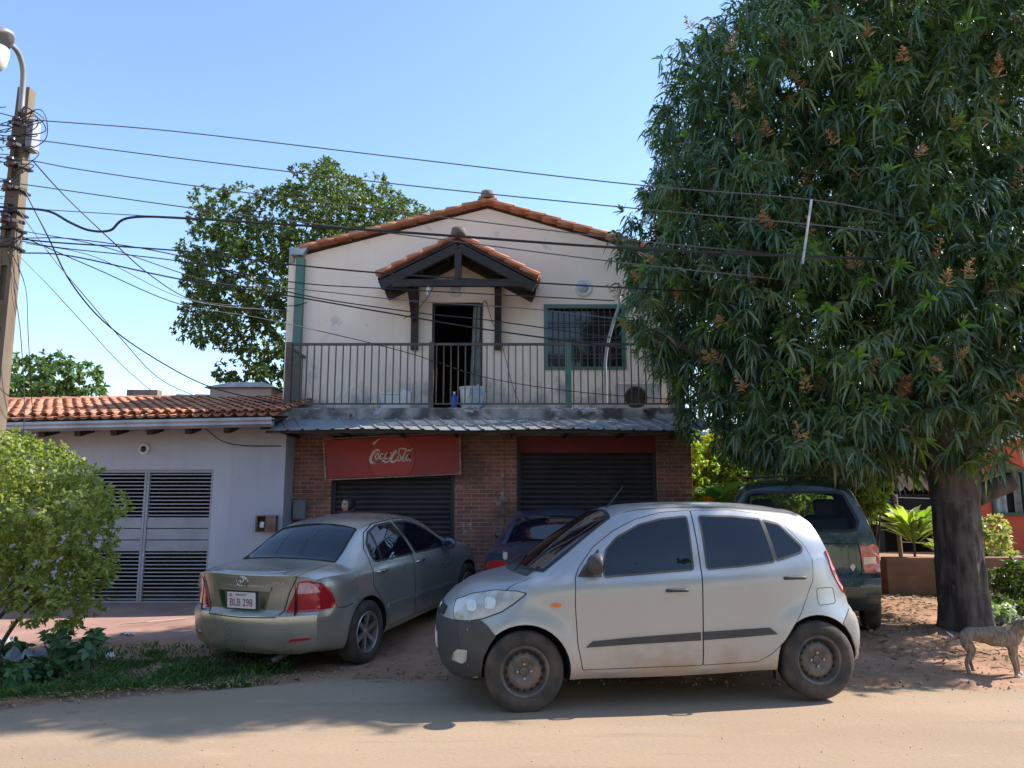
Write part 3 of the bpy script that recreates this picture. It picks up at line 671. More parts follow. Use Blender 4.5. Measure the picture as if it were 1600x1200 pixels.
# green-white column at far left
B(MB().box(xat(5,700,11.95),xat(18,700,11.95)+.05,11.9,12.05,-.2,zat(690,11.95)).build('green_column',M['green']))
B(MB().box(xat(5,700,11.95)-.02,xat(18,700,11.95)+.07,11.88,12.07,zat(690,11.95)+.001,ev0.z-.12).build('column_capital',M['white']))
# chimney-like tank house on roof
x0,x1=xat(328,610,14.6),xat(424,610,14.6); z0,z1=zat(626,14.6)-.2,zat(606,14.6)
B(MB().box(x0,x1,14.6,15.6,z0,z1,.01).build('water_tank_housing',mat('pinkish_block',(.5,.38,.33),.9,col2=(.42,.33,.3),scale=4)))
mb=MB(); zt=zat(595,14.6); o_=.1
b0=[(x0-o_,14.5,z1+.002),(x1+o_*1.2,14.5,z1+.002),(x1+o_*1.2,15.7,z1+.002),(x0-o_,15.7,z1+.002)]; t0=[(x0+.3,14.9,zt+.02),(x1-.25,14.9,zt+.02),(x1-.25,15.3,zt+.02),(x0+.3,15.3,zt+.02)]
bv=[mb.bm.verts.new(p) for p in b0];tv=[mb.bm.verts.new(p) for p in t0];mb.bm.faces.new(tv);mb.bm.faces.new(bv[::-1])
for k in range(4): mb.bm.faces.new((bv[k],bv[(k+1)%4],tv[(k+1)%4],tv[k]))
B(mb.build('housing_lid',mat('grey_fibre_lid',(.42,.4,.37),.85,col2=(.3,.29,.28),scale=5)))
B(MB().box(xat(198,612,15.5),xat(246,612,15.5),15.5,15.7,3.5,zat(609,15.5)).build('roof_parapet',M['lintel']))
p=at(226,702,YB-.002); t=thing('round_ceiling_lamp','small round white wall lamp above the slatted gate of the blue-grey house','lamp',tuple(p))
MB().lathe([(0,0),(.085,0),(.085,-.03),(.05,-.05)],20,'Y').build('base',M['white'],t,ang=40); MB().lathe([(.048,-.045),(.03,-.07),(0,-.075)],16,'Y').build('lens',M['glass'],t,smooth=True)
# letter box at right of the gate
p=at(419,818,YB-.002); t=thing('electric_meter_niche','small open brown box holding a white meter on the blue-grey wall','meter box',tuple(p))
mb=MB().box(-.16,.16,-.015,0,-.13,.13).box(-.16,-.135,-.14,-.0151,-.13,.13).box(.0,.16,-.14,-.0151,-.13,.13,.003).box(-.134,-.001,-.14,-.0151,.115,.13)
mb.build('housing',mat('brown_box',(.12,.07,.05),.8,col2=(.2,.13,.1),scale=9),t)
MB().box(-.1,-.03,-.11,-.016,-.06,.03,.01).build('meter',M['white'],t)
# ================================================================ RIGHT SIDE: red house, shed, walls
YR=14.2
rh=thing('red_house','orange-red painted house with pale trim and curtained window behind the mango trunk','building',(9.5,YR,0))
def RH(o): o.parent=rh; o.matrix_parent_inverse=Matrix.Translation((-9.5,-YR,0)); return o
mred=mat('orange_red_paint',(.70,.12,.05),.85,col2=(.58,.10,.045),scale=1.2,bump=.1); mpink=mat('pinkish_gable_paint',(.58,.14,.12),.85,col2=(.5,.12,.1),scale=1.5)
rx0=xat(1512,800,YR); W0,W1=xat(1548,770,YR),xat(1610,770,YR)+.5; Wz0,Wz1=zat(806,YR),zat(733,YR)
za,zb2=zat(714,YR),zat(695,YR)
zt_=zat(716,YR)
mb=MB().box(rx0,W0,YR,YR+.2,-.3,Wz1).box(W0,W1,YR,YR+.2,-.3,Wz0).box(W1,15,YR,YR+.2,-.3,Wz1).prism([(rx0,Wz1+.0005),(15,Wz1+.0005),(15,zt_+2.2),(rx0,zt_)],YR,YR+.2)
RH(mb.build('front_wall',mred))
RH(MB().prism([(rx0-.1,zt_+.07),(15,zt_+2.27),(15,4.8),(12,4.8),(rx0-.1,2.85)],YR-.02,YR+.22).build('gable',mpink))
RH(MB().bar((rx0-.15,YR-.06,zt_+.02),(15,YR-.06,zt_+2.24),.09,.10,(0,0,1)).build('trim_moulding',M['white']))
RH(MB().box(rx0,rx0+.2,YR+.205,22,-.3,2.5).build('side_wall',mred))
RH(MB().box(rx0-.15,15,YR-.5,YR-.003,-.3,zat(880,YR-.5)).build('plinth',mat('pale_plinth',(.5,.36,.3),.9,col2=(.42,.3,.24),scale=3)))
mb=MB().box(W0,W1,YR-.03,YR+.04,Wz1-.06,Wz1-.001).box(W0,W1,YR-.03,YR+.04,Wz0+.001,Wz0+.06)
for x in (W0,(W0+W1)/2-.03,W1-.06): mb.box(x,x+.06,YR-.03,YR+.04,Wz0+.061,Wz1-.061)
wf=RH(mb.build('window',mat('dark_green_frame',(.03,.07,.06),.5)))
MB().box(W0+.06,W1-.06,YR+.14,YR+.15,Wz0,Wz1).build('pane',M['dark'],wf)
mb=MB();n=40;a=[];b=[]
for k in range(n):
    t=k/(n-1);x=W0+.06+t*(W1-W0-.12);y=YR+.09+.02*math.sin(k*1.3);a.append(mb.bm.verts.new((x,y,Wz1-.06)));b.append(mb.bm.verts.new((x,y,Wz0+.06)))
for k in range(n-1):
    if 9<k<15: continue
    mb.bm.faces.new((a[k],a[k+1],b[k+1],b[k]))
mb.build('curtain',mat('grey_lace_curtain',(.42,.48,.48),.9,col2=(.25,.3,.3),scale=10),wf,smooth=True)
# shed with scalloped beige awning behind the trunk
sh=thing('garden_shed','dark open shed with beige scalloped awning between the minivan and the mango trunk','shed',(7.6,14.5,0))
def SH(o): o.parent=sh; o.matrix_parent_inverse=Matrix.Translation((-7.6,-14.5,0)); return o
a,b=xat(1376,770,14.5),xat(1530,770,14.5)
SH(MB().box(a,b,15.5,15.6,-.2,1.9).build('dark_netting',mat('black_shade_net',(.02,.018,.02),.9)))
SH(MB().box(a,b,14.5,14.52,zat(812,14.5),zat(772,14.5)).build('dark_panel',mat('black_board',(.018,.016,.02),.9)))
mb=MB()
x=a+.1
zt0,zb0=zat(735,14.45),zat(764,14.45)
for k in range(5):
    q=[(x,zt0),(x+.17,zt0),(x+.17,zb0+.06),(x+.13,zb0),(x+.085,zb0-.04),(x+.04,zb0),(x,zb0+.06)]; mb.prism(q,14.43,14.45); x+=.172
SH(mb.build('scalloped_awning',mat('beige_canvas',(.45,.36,.27),.9,col2=(.35,.27,.2),scale=5)))
SH(MB().bar((a,14.6,-.1),(a,14.6,2.3),.09,.09).bar((b,14.6,-.1),(b,14.6,2.3),.09,.09).build('post',M['wood']))
SH(MB().box(a-.2,b+.1,14.2,16,2.25,2.3).build('roof_sheet',M['canopy']))
# retaining wall of soil-stained brick
yw=11.6
a_,b_=xat(1384,870,yw),xat(1640,870,yw)+4
zt1=zat(871,yw)
wl_=MB().box(a_,b_,yw,yw+.18,-.3,zt1,.015).build('retaining_wall',M['oldbrick']); tag(wl_,'low soil-stained brick retaining wall behind the mango trunk and minivan','wall')
gs=MB().box(a_+.02,b_,yw+.19,YR-.52,-.2,zt1-.06).build('raised_soil_bed',M['dirt']); structure(gs)
# wire fence
fn=thing('wire_fence','wire fence of rough posts between minivan and mango trunk','fence',(7,12.3,zt1-.06))
for i,x in enumerate((6.2,7.35)):
    MB().tube([(x-7,0,-.3),(x-7+.03*(i-1),0,1.0)],.035,7).build('post',mat('weathered_post%d'%i,(.2,.15,.11),.9),fn)
mb=MB()
for z in (.25,.5,.75,.95): mb.tube([(-.8,-.04,z),(-.2,-.045,z-.02),(.35,-.04,z)],.006,5)
mb.build('wires',M['steelwire'],fn)
# grey building far behind the garden, seen past the shop corner
fb=thing('garden_outbuilding','pale roofed dark outbuilding glimpsed behind the garden at the shop corner','building',(6,22,0))
MB().box(-1.2,3,0,.2,-.2,2.5).build('wall',mat('dim_grey_wall',(.07,.07,.09),.9),fb)
MB().box(-1.5,3.3,-.6,4,2.5,2.56).box(-1.5,3.3,-.62,-.59,2.56,3.5).build('roof',mat('pale_roof_sheet',(.62,.66,.75),.6),fb)
# ================================================================ UTILITY POLE
PB=at(8,560,9.2); PT=at(42,140,9.2)
pole=thing('utility_pole','tall weathered concrete utility pole with curved lamp arm and a tangle of wires','utility pole',(PT.x,9.2,0))
hT=PT.z; mb=MB()
def hbeam(z0,z1,w0_,w1_):
    # slotted concrete pole: two flanges and a web
    for z,wd in ((z0,w0_),(z1,w1_)): pass
    for sx in (-1,1):
        vs=[]
        for z,wd in ((z0,w0_),(z1,w1_)):
            for xx,yy in ((sx*wd*.5,-wd*.42),(sx*wd*.22,-wd*.42),(sx*wd*.22,wd*.42),(sx*wd*.5,wd*.42)): vs.append(mb.bm.verts.new((xx,yy,z)))
        for f in ((0,1,2,3),(7,6,5,4),(0,4,5,1),(1,5,6,2),(2,6,7,3),(3,7,4,0)): mb.bm.faces.new([vs[i] for i in f])
hbeam(-.3,hT,.27,.155)
mb.box(-.06,.06,-.03,.03,-.3,hT-.15)
for k in range(8): 
    z=.5+k*.8
    mb.box(-.09,.09,-.075,.075,z,z+.35)
mc=mat('weathered_pole_concrete',(.20,.155,.11),.95,col2=(.12,.09,.07),scale=3,bump=.5,stretch=(1,1,.3)); layer(mc,(.07,.06,.05),4,.55,.7,stretch=(1,1,.3),amount=.7)
mb.build('shaft',mc,pole)
mm=mat('galvanised_arm',(.25,.25,.26),.5,metal=.4)
def PL(px,py,dy=0): q=at(px,py,9.2+dy); return (q.x-PT.x,dy,q.z)
arm=catmull([PL(33,175,-.16),PL(35,145,-.18),PL(36,110,-.25),PL(28,82,-.4),PL(12,66,-.6),PL(-6,58,-.8)],6)
MB().tube(arm,.034,10).build('lamp_arm',mm,pole,smooth=True)
c=Vector(PL(0,68,-.85)); 
mb=MB(); 
for k in range(0,13):
    pass
hd=MB().lathe([(0.0,.20),(.06,.19),(.12,.12),(.17,.02),(.19,-.06),(.17,-.08),(.0,-.08)],20,'Z',(0,0,0))
for v in hd.bm.verts: v.co=Matrix.Rotation(R(-35),3,'Y')@Vector((v.co.x*1.5,v.co.y,v.co.z))+c+Vector((-.12,0,.03))
hdo=hd.build('lamp_head',mm,pole,smooth=True)
ld=MB().lathe([(.15,0),(.15,-.08),(.13,-.2),(.07,-.28),(0,-.30)],20,'Z'); 
for v in ld.bm.verts: v.co=v.co+c+Vector((-.05,0,-.06))
ld.build('lamp_globe',mat('milky_globe',(.62,.62,.60),.25),pole,smooth=True)
ins=mat('dark_ceramic',(.05,.03,.04),.3)
irg=((30,190),(22,222),(20,252),(15,288),(12,340))
for (px_,py_) in irg:
    q=Vector(PL(px_-4,py_,-.22)); MB().lathe([(0,-.05),(.05,-.05),(.055,-.02),(.035,0),(.055,.02),(.05,.05),(0,.05)],14,'Z',q).build('insulator',ins,pole,ang=40)
    MB().bar(q+Vector((0,0,0)),q+Vector((.12,.2,0)),.02,.04).build('bracket',M['rubber'],pole)
for py_ in (196,232,262,300,335,360,388): 
    q=Vector(PL(800-(800-26)*1.0-(py_-196)*.07,py_,0)); MB().box(-.12,.12,-.115,.115,q.z-.012,q.z+.012).build('steel_band',M['rubber'],pole)
MB().box(.11,.2,-.1,.06,PL(50,215)[2]-.2,PL(50,215)[2]+.2,.01).build('junction_box',M['grey'],pole)
rn=random.Random(9); mb=MB()
for k in range(32):
    z=PL(30,rn.uniform(190,400))[2]; z2=z+rn.uniform(-.45,.3); s=rn.choice((-1,1,1))
    mb.tube(catmull([(rn.uniform(-.12,.12),-.15,z),(s*rn.uniform(.15,.42),-.25-rn.random()*.1,z+rn.uniform(-.2,.15)),(s*rn.uniform(.1,.45),-.2,(z+z2)/2),(rn.uniform(-.14,.14),-.16,z2)],6),.006,5)
mb.build('loose_wire_loops',M['rubber'],pole)
# ================================================================ WIRES
def wire(pts,r,label,m='rubber',n=8,nm='power_line',cat='wire'):
    P=[at(a,b,y) for a,b,y in pts]; o=MB().tube(catmull(P,n),r,5).build(nm,M[m]); tag(o,label,cat,'overhead wires from the utility pole'); return o
wire([(-40,165,9.0),(20,182,9.0),(60,188,9.0),(270,205,8.9),(640,248,8.6),(985,288,8.2),(1268,312,7.8),(1420,341,8.4),(1520,356,9.3)],.0075,'topmost thin wire crossing the open sky from pole to mango tree','steelwire')
wire([(-40,205,9.0),(20,214,9.0),(65,220,9.0),(300,250,8.8),(640,290,8.5),(985,325,8.2),(1260,350,7.8),(1420,368,8.5),(1520,380,9.3)],.0075,'second wire from the top crossing the sky below the topmost one','steelwire')
wire([(-30,244,9),(20,248,9),(60,253,9.0),(125,265,8.9),(300,290,8.8),(640,333,8.5),(960,372,8.2),(1150,391,8.5),(1260,400,9.3)],.0075,'third wire from the top passing over the main roof peak','steelwire')
wire([(-30,282,9),(10,285,9),(50,290,9.0),(320,328,8.7),(640,368,8.4),(960,409,8.1),(1190,433,8.4),(1300,445,9.3)],.0075,'fourth wire from the top running along the main roof eaves','steelwire')
wire([(-30,322,9),(20,325,9),(75,330,8.9),(110,348,8.9),(140,360,8.9),(172,360,8.8),(205,340,8.8),(320,343,8.7),(640,364,8.4),(960,387,8.1),(1260,401,7.9),(1400,406,8.5),(1520,412,9.4)],.016,'thick black cable that dips near the pole then crosses the porch ridge')
wire([(30,324,9),(75,328,9.0),(205,336,8.8),(320,342,8.7)],.006,'short taut support wire bridging the dip of the thick cable','steelwire')
wire([(35,374,9),(100,380,8.9),(280,392,8.7),(450,413,8.5),(640,430,8.3),(960,449,8.4),(1100,456,9.4)],.010,'dark cable crossing the porch roof eaves level at mid height')
wire([(35,377,9),(100,388,8.9),(280,408,8.7),(450,440,8.5),(620,452,8.3),(960,470,8.0)],.007,'thin cable passing just under the porch truss')
wire([(35,372,9),(120,374,8.9),(280,400,8.7),(450,456,8.5),(640,487,8.3),(760,500,8.2),(960,528,8.0)],.007,'thin cable sloping across the top of the balcony doorway')
wire([(30,395,9),(110,400,8.9),(280,436,8.7),(450,462,8.5),(600,488,8.3),(760,515,8.2),(980,545,8.0)],.009,'double dark cable sloping across the doorway and window grille')
wire([(30,360,9),(160,385,8.9),(330,440,8.7),(470,452,8.5),(640,470,8.3),(820,482,8.2),(980,500,8.0)],.006,'thin cable ending behind the mango leaves above the window middle','steelwire')
wire([(50,250,9.1),(100,305,9.2),(170,372,9.6),(235,430,10.6),(300,468,12),(380,478,13),(452,478,13.4),(480,473,13.5)],.008,'drop cable swooping from the pole to the upper wall corner')
wire([(40,301,9.1),(75,370,9.3),(110,440,9.6),(165,505,10.2),(245,562,11.2),(330,605,12.5),(440,632,12.4)],.010,'thick drop cable descending to the tiled roof of the blue-grey house')
wire([(30,330,9.1),(80,400,9.3),(130,460,9.6),(190,530,10.2),(250,592,11.2),(312,622,14.4)],.006,'thin drop wire ending at the tank housing on the tiled roof')
wire([(25,395,9.1),(70,440,9.3),(130,505,9.8),(190,570,10.6),(250,622,11.8)],.005,'faint drop wire landing on the tiled roof middle','steelwire')
wire([(35,370,9.1),(150,420,9.3),(280,475,9.9),(400,496,11),(520,522,12.3),(640,552,12.35),(760,590,12.35),(900,612,12.3),(1060,625,12.3)],.007,'drop wire running diagonally down across the balcony railing bars')
wire([(40,380,9.1),(150,402,9.3),(300,470,10),(452,486,13.3)],.005,'thin wire sagging left of the upper wall corner','steelwire')
wire([(12,390,9.1),(22,450,9.05),(32,520,9.0),(38,640,9.0),(30,800,9.0)],.006,'loose wire hanging down beside the pole shaft',nm='hanging_wire')
wire([(20,398,9.1),(40,450,9.05),(44,520,9.0),(48,600,9.4),(52,660,10.5)],.005,'second loose wire hanging right of the pole shaft',nm='hanging_wire')
# loose cables under the canopy and on the facade
wire([(320,668,11.9),(345,688,12.2),(380,696,12.25),(440,697,12.3)],.008,'short sagging wire under the gutter by the canopy corner',nm='wall_cable')
wire([(748,545,13.55),(756,470,13.55),(770,505,13.5),(778,520,13.45),(790,560,13.5),(800,600,13.55),(812,632,13.5)],.006,'tangled cable hanging down the wall right of the balcony door',nm='wall_cable')
wire([(630,498,12.72),(650,487,12.72),(672,458,12.72),(684,428,12.74)],.007,'loose cord hanging from the left porch eave across its post',nm='wall_cable')
p0=at(1268,312,7.75);p1=at(1254,412,7.75)
tag(MB().tube([p1,p0],.013,8).build('wire_spacer',mat('white_pvc',(.6,.62,.66),.5,col2=(.3,.3,.3),scale=9)),'white spacer stick hanging from the topmost wire before the mango crown','spacer')
# ================================================================ CARS
def pchip(xs,ys,x):
    xs=np.asarray(xs,float);ys=np.asarray(ys,float);x=np.clip(np.asarray(x,float),xs[0],xs[-1]); h=np.diff(xs);d=np.diff(ys)/h; m=np.zeros(len(xs))
    for i in range(1,len(xs)-1):
        if d[i-1]*d[i]>0: w1=2*h[i]+h[i-1];w2=h[i]+2*h[i-1]; m[i]=(w1+w2)/(w1/d[i-1]+w2/d[i])
    m[0]=d[0];m[-1]=d[-1]
    i=np.clip(np.searchsorted(xs,x)-1,0,len(xs)-2); t=(x-xs[i])/h[i]
    return (2*t**3-3*t**2+1)*ys[i]+(t**3-2*t**2+t)*h[i]*m[i]+(-2*t**3+3*t**2)*ys[i+1]+(t**3-t**2)*h[i]*m[i+1]
def sp(tab,x): return pchip([a for a,b in tab],[b for a,b in tab],x)
def paint(name,col,met=.6,rough=.36,dust=(.36,.24,.15),zhi=.75,amount=.9,coat=.5):
    m=mat(name,col,rough,metal=met,coat=coat)
    layer(m,dust,3.0,.52,.78,zlo=0,zhi=zhi,amount=amount,killmetal=True,rough=.8)
    layer(m,(dust[0]*1.1,dust[1]*1.15,dust[2]*1.2),1.6,.40,.95,amount=.35,killmetal=True)
    return m
class Car:
    def __init__(s,sp_,root,pm,name='body'):
        s.sp=sp_; s.root=root; s.pm=pm; S_=sp_
        xe,xf_=S_['x0'],S_['x1']; N=110
        xs=np.linspace(xe,xf_,N); rings=[]
        def ring(x):
            g=lambda k: float(sp(S_[k],x))
            zb,zs,zt,w,wt=g('zb'),g('zs'),g('zt'),g('w'),g('wt'); cr=g('cr'); zr=zt-cr; wm=S_.get('tuck',.96)
            P=[(0,zb),(w*.78,zb),(w*.93,zb+.025),(w*.985,zb+.12),(w,zb+.30),(w*.998,min(zs-.16,zb+.5)),(w*.985,zs-.06),(w*.955,zs),
               ]
            h=max(zr-zs,.02); y0=w*.955
            P+=[(y0+(wt-y0)*.30+.012*min(1,h/.2),zs+h*.35),(y0+(wt-y0)*.68+.018*min(1,h/.2),zs+h*.72),(wt,zr),(wt*.9,zr+cr*.33),(wt*.55,zr+cr*.80),(0,zt)]
            return P
        cnt=[6,2,3,4,5,5,4,6,6,5,4,4,5]
        def resample(P):
            P=[Vector((a,b,0)) for a,b in P]; Q=[Vector((-P[1].x,P[1].y,0))]+P+[Vector((-P[-2].x,P[-2].y,0))]; out=[]
            for i in range(1,len(Q)-2):
                a,b,c,d=Q[i-1:i+3]
                for k in range(cnt[i-1]):
                    t=k/cnt[i-1]
                    if i in(1,2): v=b.lerp(c,t)
                    else:
                        t0=0;t1=max((b-a).length,1e-5)**.5;t2=t1+max((c-b).length,1e-5)**.5;t3=t2+max((d-c).length,1e-5)**.5; u=t1+(t2-t1)*t
                        A1=a*((t1-u)/(t1-t0))+b*((u-t0)/(t1-t0));A2=b*((t2-u)/(t2-t1))+c*((u-t1)/(t2-t1));A3=c*((t3-u)/(t3-t2))+d*((u-t2)/(t3-t2))
                        B1=A1*((t2-u)/(t2-t0))+A2*((u-t0)/(t2-t0));B2=A2*((t3-u)/(t3-t1))+A3*((u-t1)/(t3-t1)); v=B1*((t2-u)/(t2-t1))+B2*((u-t1)/(t2-t1))
                    out.append((v.x,v.y))
            out.append((0,P[-1].y)); return out
        L0=S_.get('blend',.55)
        def fr(y,z): return float(sp(S_['rear'],z))+S_['rk']*abs(y/.7)**S_.get('rp',2.6)
        def ff(y,z): return float(sp(S_['front'],z))-S_['fk']*abs(y/.7)**2.6
        s.fr=fr;s.ff=ff
        for x in xs:
            r=resample(ring(x)); row=[]
            for (y,z) in r:
                X_=x
                t=max(0,1-(x-xe)/L0)
                if t>0: X_=x+t*t*(3-2*t)*(fr(y,z)-xe)
                t=max(0,1-(xf_-x)/L0)
                if t>0: X_=X_+t*t*(3-2*t)*(ff(y,z)-xf_)
                # wheel arch flare
                yy=y
                if y>.5*S_['W']:
                    for xc in (0,S_['wb']):
                        d=math.hypot(X_-xc,z-S_['wr']); q=(d-S_['ar'])/.10
                        yy+=S_.get('flare',.018)*math.exp(-q*q)*min(1,max(0,(y-.5*S_['W'])/(.3*S_['W'])))
                row.append((X_,yy,z))
            rings.append(row)
        s.rings=rings; bm=bmesh.new(); n=len(rings[0]); VR=[];VL=[]
        for row in rings:
            a=[bm.verts.new(p) for p in row]; b=[a[i] if (i==0 or i==n-1) else bm.verts.new((row[i][0],-row[i][1],row[i][2])) for i in range(n)]
            VR.append(a);VL.append(b)
        for i in range(len(rings)-1):
            for j in range(n-1):
                bm.faces.new((VR[i][j],VR[i+1][j],VR[i+1][j+1],VR[i][j+1])); bm.faces.new((VL[i][j],VL[i][j+1],VL[i+1][j+1],VL[i+1][j]))
        # end caps as rows across the width
        M_=26
        for (i,fn,flip) in ((0,fr,False),(len(rings)-1,ff,True)):
            j0=cnt[0]; prev=None
            for j in range(j0,n):
                a=VR[i][j];b=VL[i][j]
                if a is b: row=[a]*(M_+1)
                else:
                    row=[b]+[bm.verts.new((fn(a.co.y*(2*k/M_-1),a.co.z),a.co.y*(2*k/M_-1),a.co.z)) for k in range(1,M_)]+[a]
                if prev:
                    for k in range(M_):
                        f=[prev[k],prev[k+1],row[k+1],row[k]]; u=[]
                        for v in f:
                            if v not in u: u.append(v)
                        if len(u)>2: 
                            try: bm.faces.new(u if not flip else u[::-1])
                            except ValueError: pass
                else: first=row
                prev=row
            # close the floor strip between centre point and first row
            lo=[VL[i][k] for k in range(j0,0,-1)]+[VR[i][0]]+[VR[i][k] for k in range(1,j0+1)]
            try: bm.faces.new(lo+first[1:-1][::-1])
            except ValueError: pass
        bmesh.ops.recalc_face_normals(bm,faces=bm.faces)
        s.bvh=BVHTree.FromBMesh(bm); s.bm=bm; s.name=name; s.cut=[]; s.cm=[]
    def finish(s,extra=None):
        S_=s.sp; me=bpy.data.meshes.new(s.name); s.bm.to_mesh(me); s.bm.free(); me.materials.append(s.pm); me.materials.append(M['well'])
        for p in me.polygons: p.use_smooth=True
        o=bpy.data.objects.new(s.name,me); COL.objects.link(o)
        mb=MB()
        for xc in (0,S_['wb']):
            for sg_ in (1,-1):
                mb.lathe([(S_['ar'],sg_*(S_['W']-.26)),(S_['ar'],sg_*1.3)],40,'Y',(xc,0,S_['wr']+.01))
        bmesh.ops.holes_fill(mb.bm,edges=mb.bm.edges,sides=0); bmesh.ops.recalc_face_normals(mb.bm,faces=mb.bm.faces)
        cm=bpy.data.meshes.new('cut'); mb.bm.to_mesh(cm); mb.bm.free(); cm.materials.append(s.pm);cm.materials.append(M['well'])
        for p in cm.polygons: p.material_index=1
        co=bpy.data.objects.new('cut',cm); COL.objects.link(co); cs=[co]+(extra or [])
        for c in cs:
            md=o.modifiers.new('b','BOOLEAN'); md.operation='DIFFERENCE'; md.solver='EXACT'; md.object=c
        dg=bpy.context.evaluated_depsgraph_get(); dg.update(); nm=bpy.data.meshes.new_from_object(o.evaluated_get(dg))
        o.modifiers.clear(); o.data=nm; nm.name=s.name
        for c in cs: bpy.data.objects.remove(c)
        for p in nm.polygons: p.use_smooth=True
        nm.set_sharp_from_angle(angle=R(38)); o.parent=s.root; s.body=o; return o
    def ray(s,o,d,default=True):
        h=s.bvh.ray_cast(Vector(o),Vector(d))
        if h[0] is None:
            h=s.bvh.find_nearest(Vector(o)+Vector(d)*(2.2 if abs(d[1])>.5 else 2))
        return h[0],h[1]
    def patch(s,name,view,poly,off,m,parent=None,step=.045,smoothc=0,skirt=.012,side=1):
        """poly in (x,z) for 'side', (y,z) for 'rear'/'front', (x,y) for 'top'; wrapped onto the body, raised by off"""
        if smoothc: poly=rnd_poly(poly,smoothc)
        bm=bmesh.new()
        vs=[bm.verts.new((a,b,0)) for a,b in poly]; f=bm.faces.new(vs)
        bmesh.ops.triangulate(bm,faces=[f])
        bmesh.ops.join_triangles(bm,faces=bm.faces,angle_face_threshold=3.1,angle_shape_threshold=3.1)
        xs=[p[0] for p in poly];ys=[p[1] for p in poly]
        for ax,(lo,hi) in ((0,(min(xs),max(xs))),(1,(min(ys),max(ys)))):
            k=math.floor(lo/step)+1
            while k*step<hi:
                co=Vector((0,0,0));co[ax]=k*step;no=Vector((0,0,0));no[ax]=1
                bmesh.ops.bisect_plane(bm,geom=bm.verts[:]+bm.edges[:]+bm.faces[:],plane_co=co,plane_no=no,dist=1e-5); k+=1
        bd=[e for e in bm.edges if len(e.link_faces)==1]
        if skirt:
            ex=bmesh.ops.extrude_edge_only(bm,edges=bd); low={v for v in ex['geom'] if isinstance(v,bmesh.types.BMVert)}
        else: low=set()
        for v in bm.verts:
            a,b=v.co.x,v.co.y
            if view=='side': o=(a,2.5*side,b);d=(0,-side,0)
            elif view=='rear': o=(-3,a,b);d=(1,0,0)
            elif view=='front': o=(6,a,b);d=(-1,0,0)
            else: o=(a,b,3);d=(0,0,-1)
            p,nrm=s.ray(o,d)
            if nrm.dot(Vector(d))>0: nrm=-nrm
            v.co=p+nrm*(off if v not in low else off-skirt)
        bmesh.ops.recalc_face_normals(bm,faces=bm.faces)
        me=bpy.data.meshes.new(name); bm.to_mesh(me); bm.free()
        o=link(name,me,m,parent if parent is not None else s.root,True); me.set_sharp_from_angle(angle=R(40)); return o
    def line(s,name,view,pts,wd,off,m,parent=None,closed=False,side=1,step=.03):
        P=[Vector((a,b,0)) for a,b in pts]
        if closed: P.append(P[0])
        D=[]
        for a,b in zip(P,P[1:]):
            n=max(1,int((b-a).length/step)); D+=[a.lerp(b,k/n) for k in range(n)]
        D.append(P[-1]); bm=bmesh.new(); prev=None
        for i,p in enumerate(D):
            d=(D[min(i+1,len(D)-1)]-D[max(i-1,0)]); 
            if d.length<1e-6: continue
            d.normalize(); nn=Vector((-d.y,d.x,0))*wd/2; cur=[]
            for q in (p+nn,p-nn):
                if view=='side': o=(q.x,2.5*side,q.y);dd=(0,-side,0)
                elif view=='rear': o=(-3,q.x,q.y);dd=(1,0,0)
                elif view=='front': o=(6,q.x,q.y);dd=(-1,0,0)
                else: o=(q.x,q.y,3);dd=(0,0,-1)
                h,nr=s.ray(o,dd)
                if nr.dot(Vector(dd))>0: nr=-nr
                cur.append(bm.verts.new(h+nr*off))
            if prev: bm.faces.new((prev[0],prev[1],cur[1],cur[0]))
            prev=cur
        me=bpy.data.meshes.new(name); bm.to_mesh(me); bm.free(); return link(name,me,m,parent if parent is not None else s.root)
def rnd_poly(poly,r,n=4):
    out=[];N=len(poly)
    for i in range(N):
        a=Vector(poly[i-1]);b=Vector(poly[i]);c=Vector(poly[(i+1)%N]); ra=min(r,(a-b).length*.45); rc=min(r,(c-b).length*.45)
        p=b+(a-b).normalized()*ra;q=b+(c-b).normalized()*rc
        for k in range(n+1):
            t=k/n; v=p*(1-t)**2+b*2*t*(1-t)+q*t*t; out.append((v.x,v.y))
    return out
def grow(poly,g):
    c=Vector((sum(p[0] for p in poly)/len(poly),sum(p[1] for p in poly)/len(poly))); N=len(poly); out=[]
    A=sum(poly[i][0]*poly[(i+1)%N][1]-poly[(i+1)%N][0]*poly[i][1] for i in range(N)); sg_=1 if A>0 else -1
    for i in range(N):
        a=Vector(poly[i-1]);b=Vector(poly[i]);d=Vector(poly[(i+1)%N]); e1=(b-a).normalized();e2=(d-b).normalized()
        n1=Vector((e1.y,-e1.x))*sg_;n2=Vector((e2.y,-e2.x))*sg_; nn=(n1+n2); l=max(nn.length_squared,.35); out.append(tuple(b+nn*(2*g/l)))
    return out
M['well']=mat('black_wheel_well',(.010,.010,.010),.95)
M['tyre']=mat('dusty_tyre_rubber',(.022,.021,.021),.85,col2=(.075,.055,.045),scale=7,bump=.2)
M['steelrim']=mat('grey_steel_rim',(.06,.06,.066),.55,metal=.35,col2=(.17,.13,.11),scale=9)
M['alloy']=mat('dusty_alloy',(.42,.42,.43),.4,metal=.7,col2=(.3,.25,.21),scale=8)
M['trimblack']=mat('black_grey_plastic',(.030,.030,.036),.6,col2=(.048,.045,.045),scale=4)
M['carglass']=mat('dark_tinted_glass',(.006,.007,.014),.02,spec=.55)
M['redlens']=mat('red_lamp_lens',(.42,.012,.02),.15,coat=1); M['clearlens']=mat('hazy_lamp_lens',(.30,.28,.22),.15,coat=1,col2=(.55,.52,.45),scale=7)
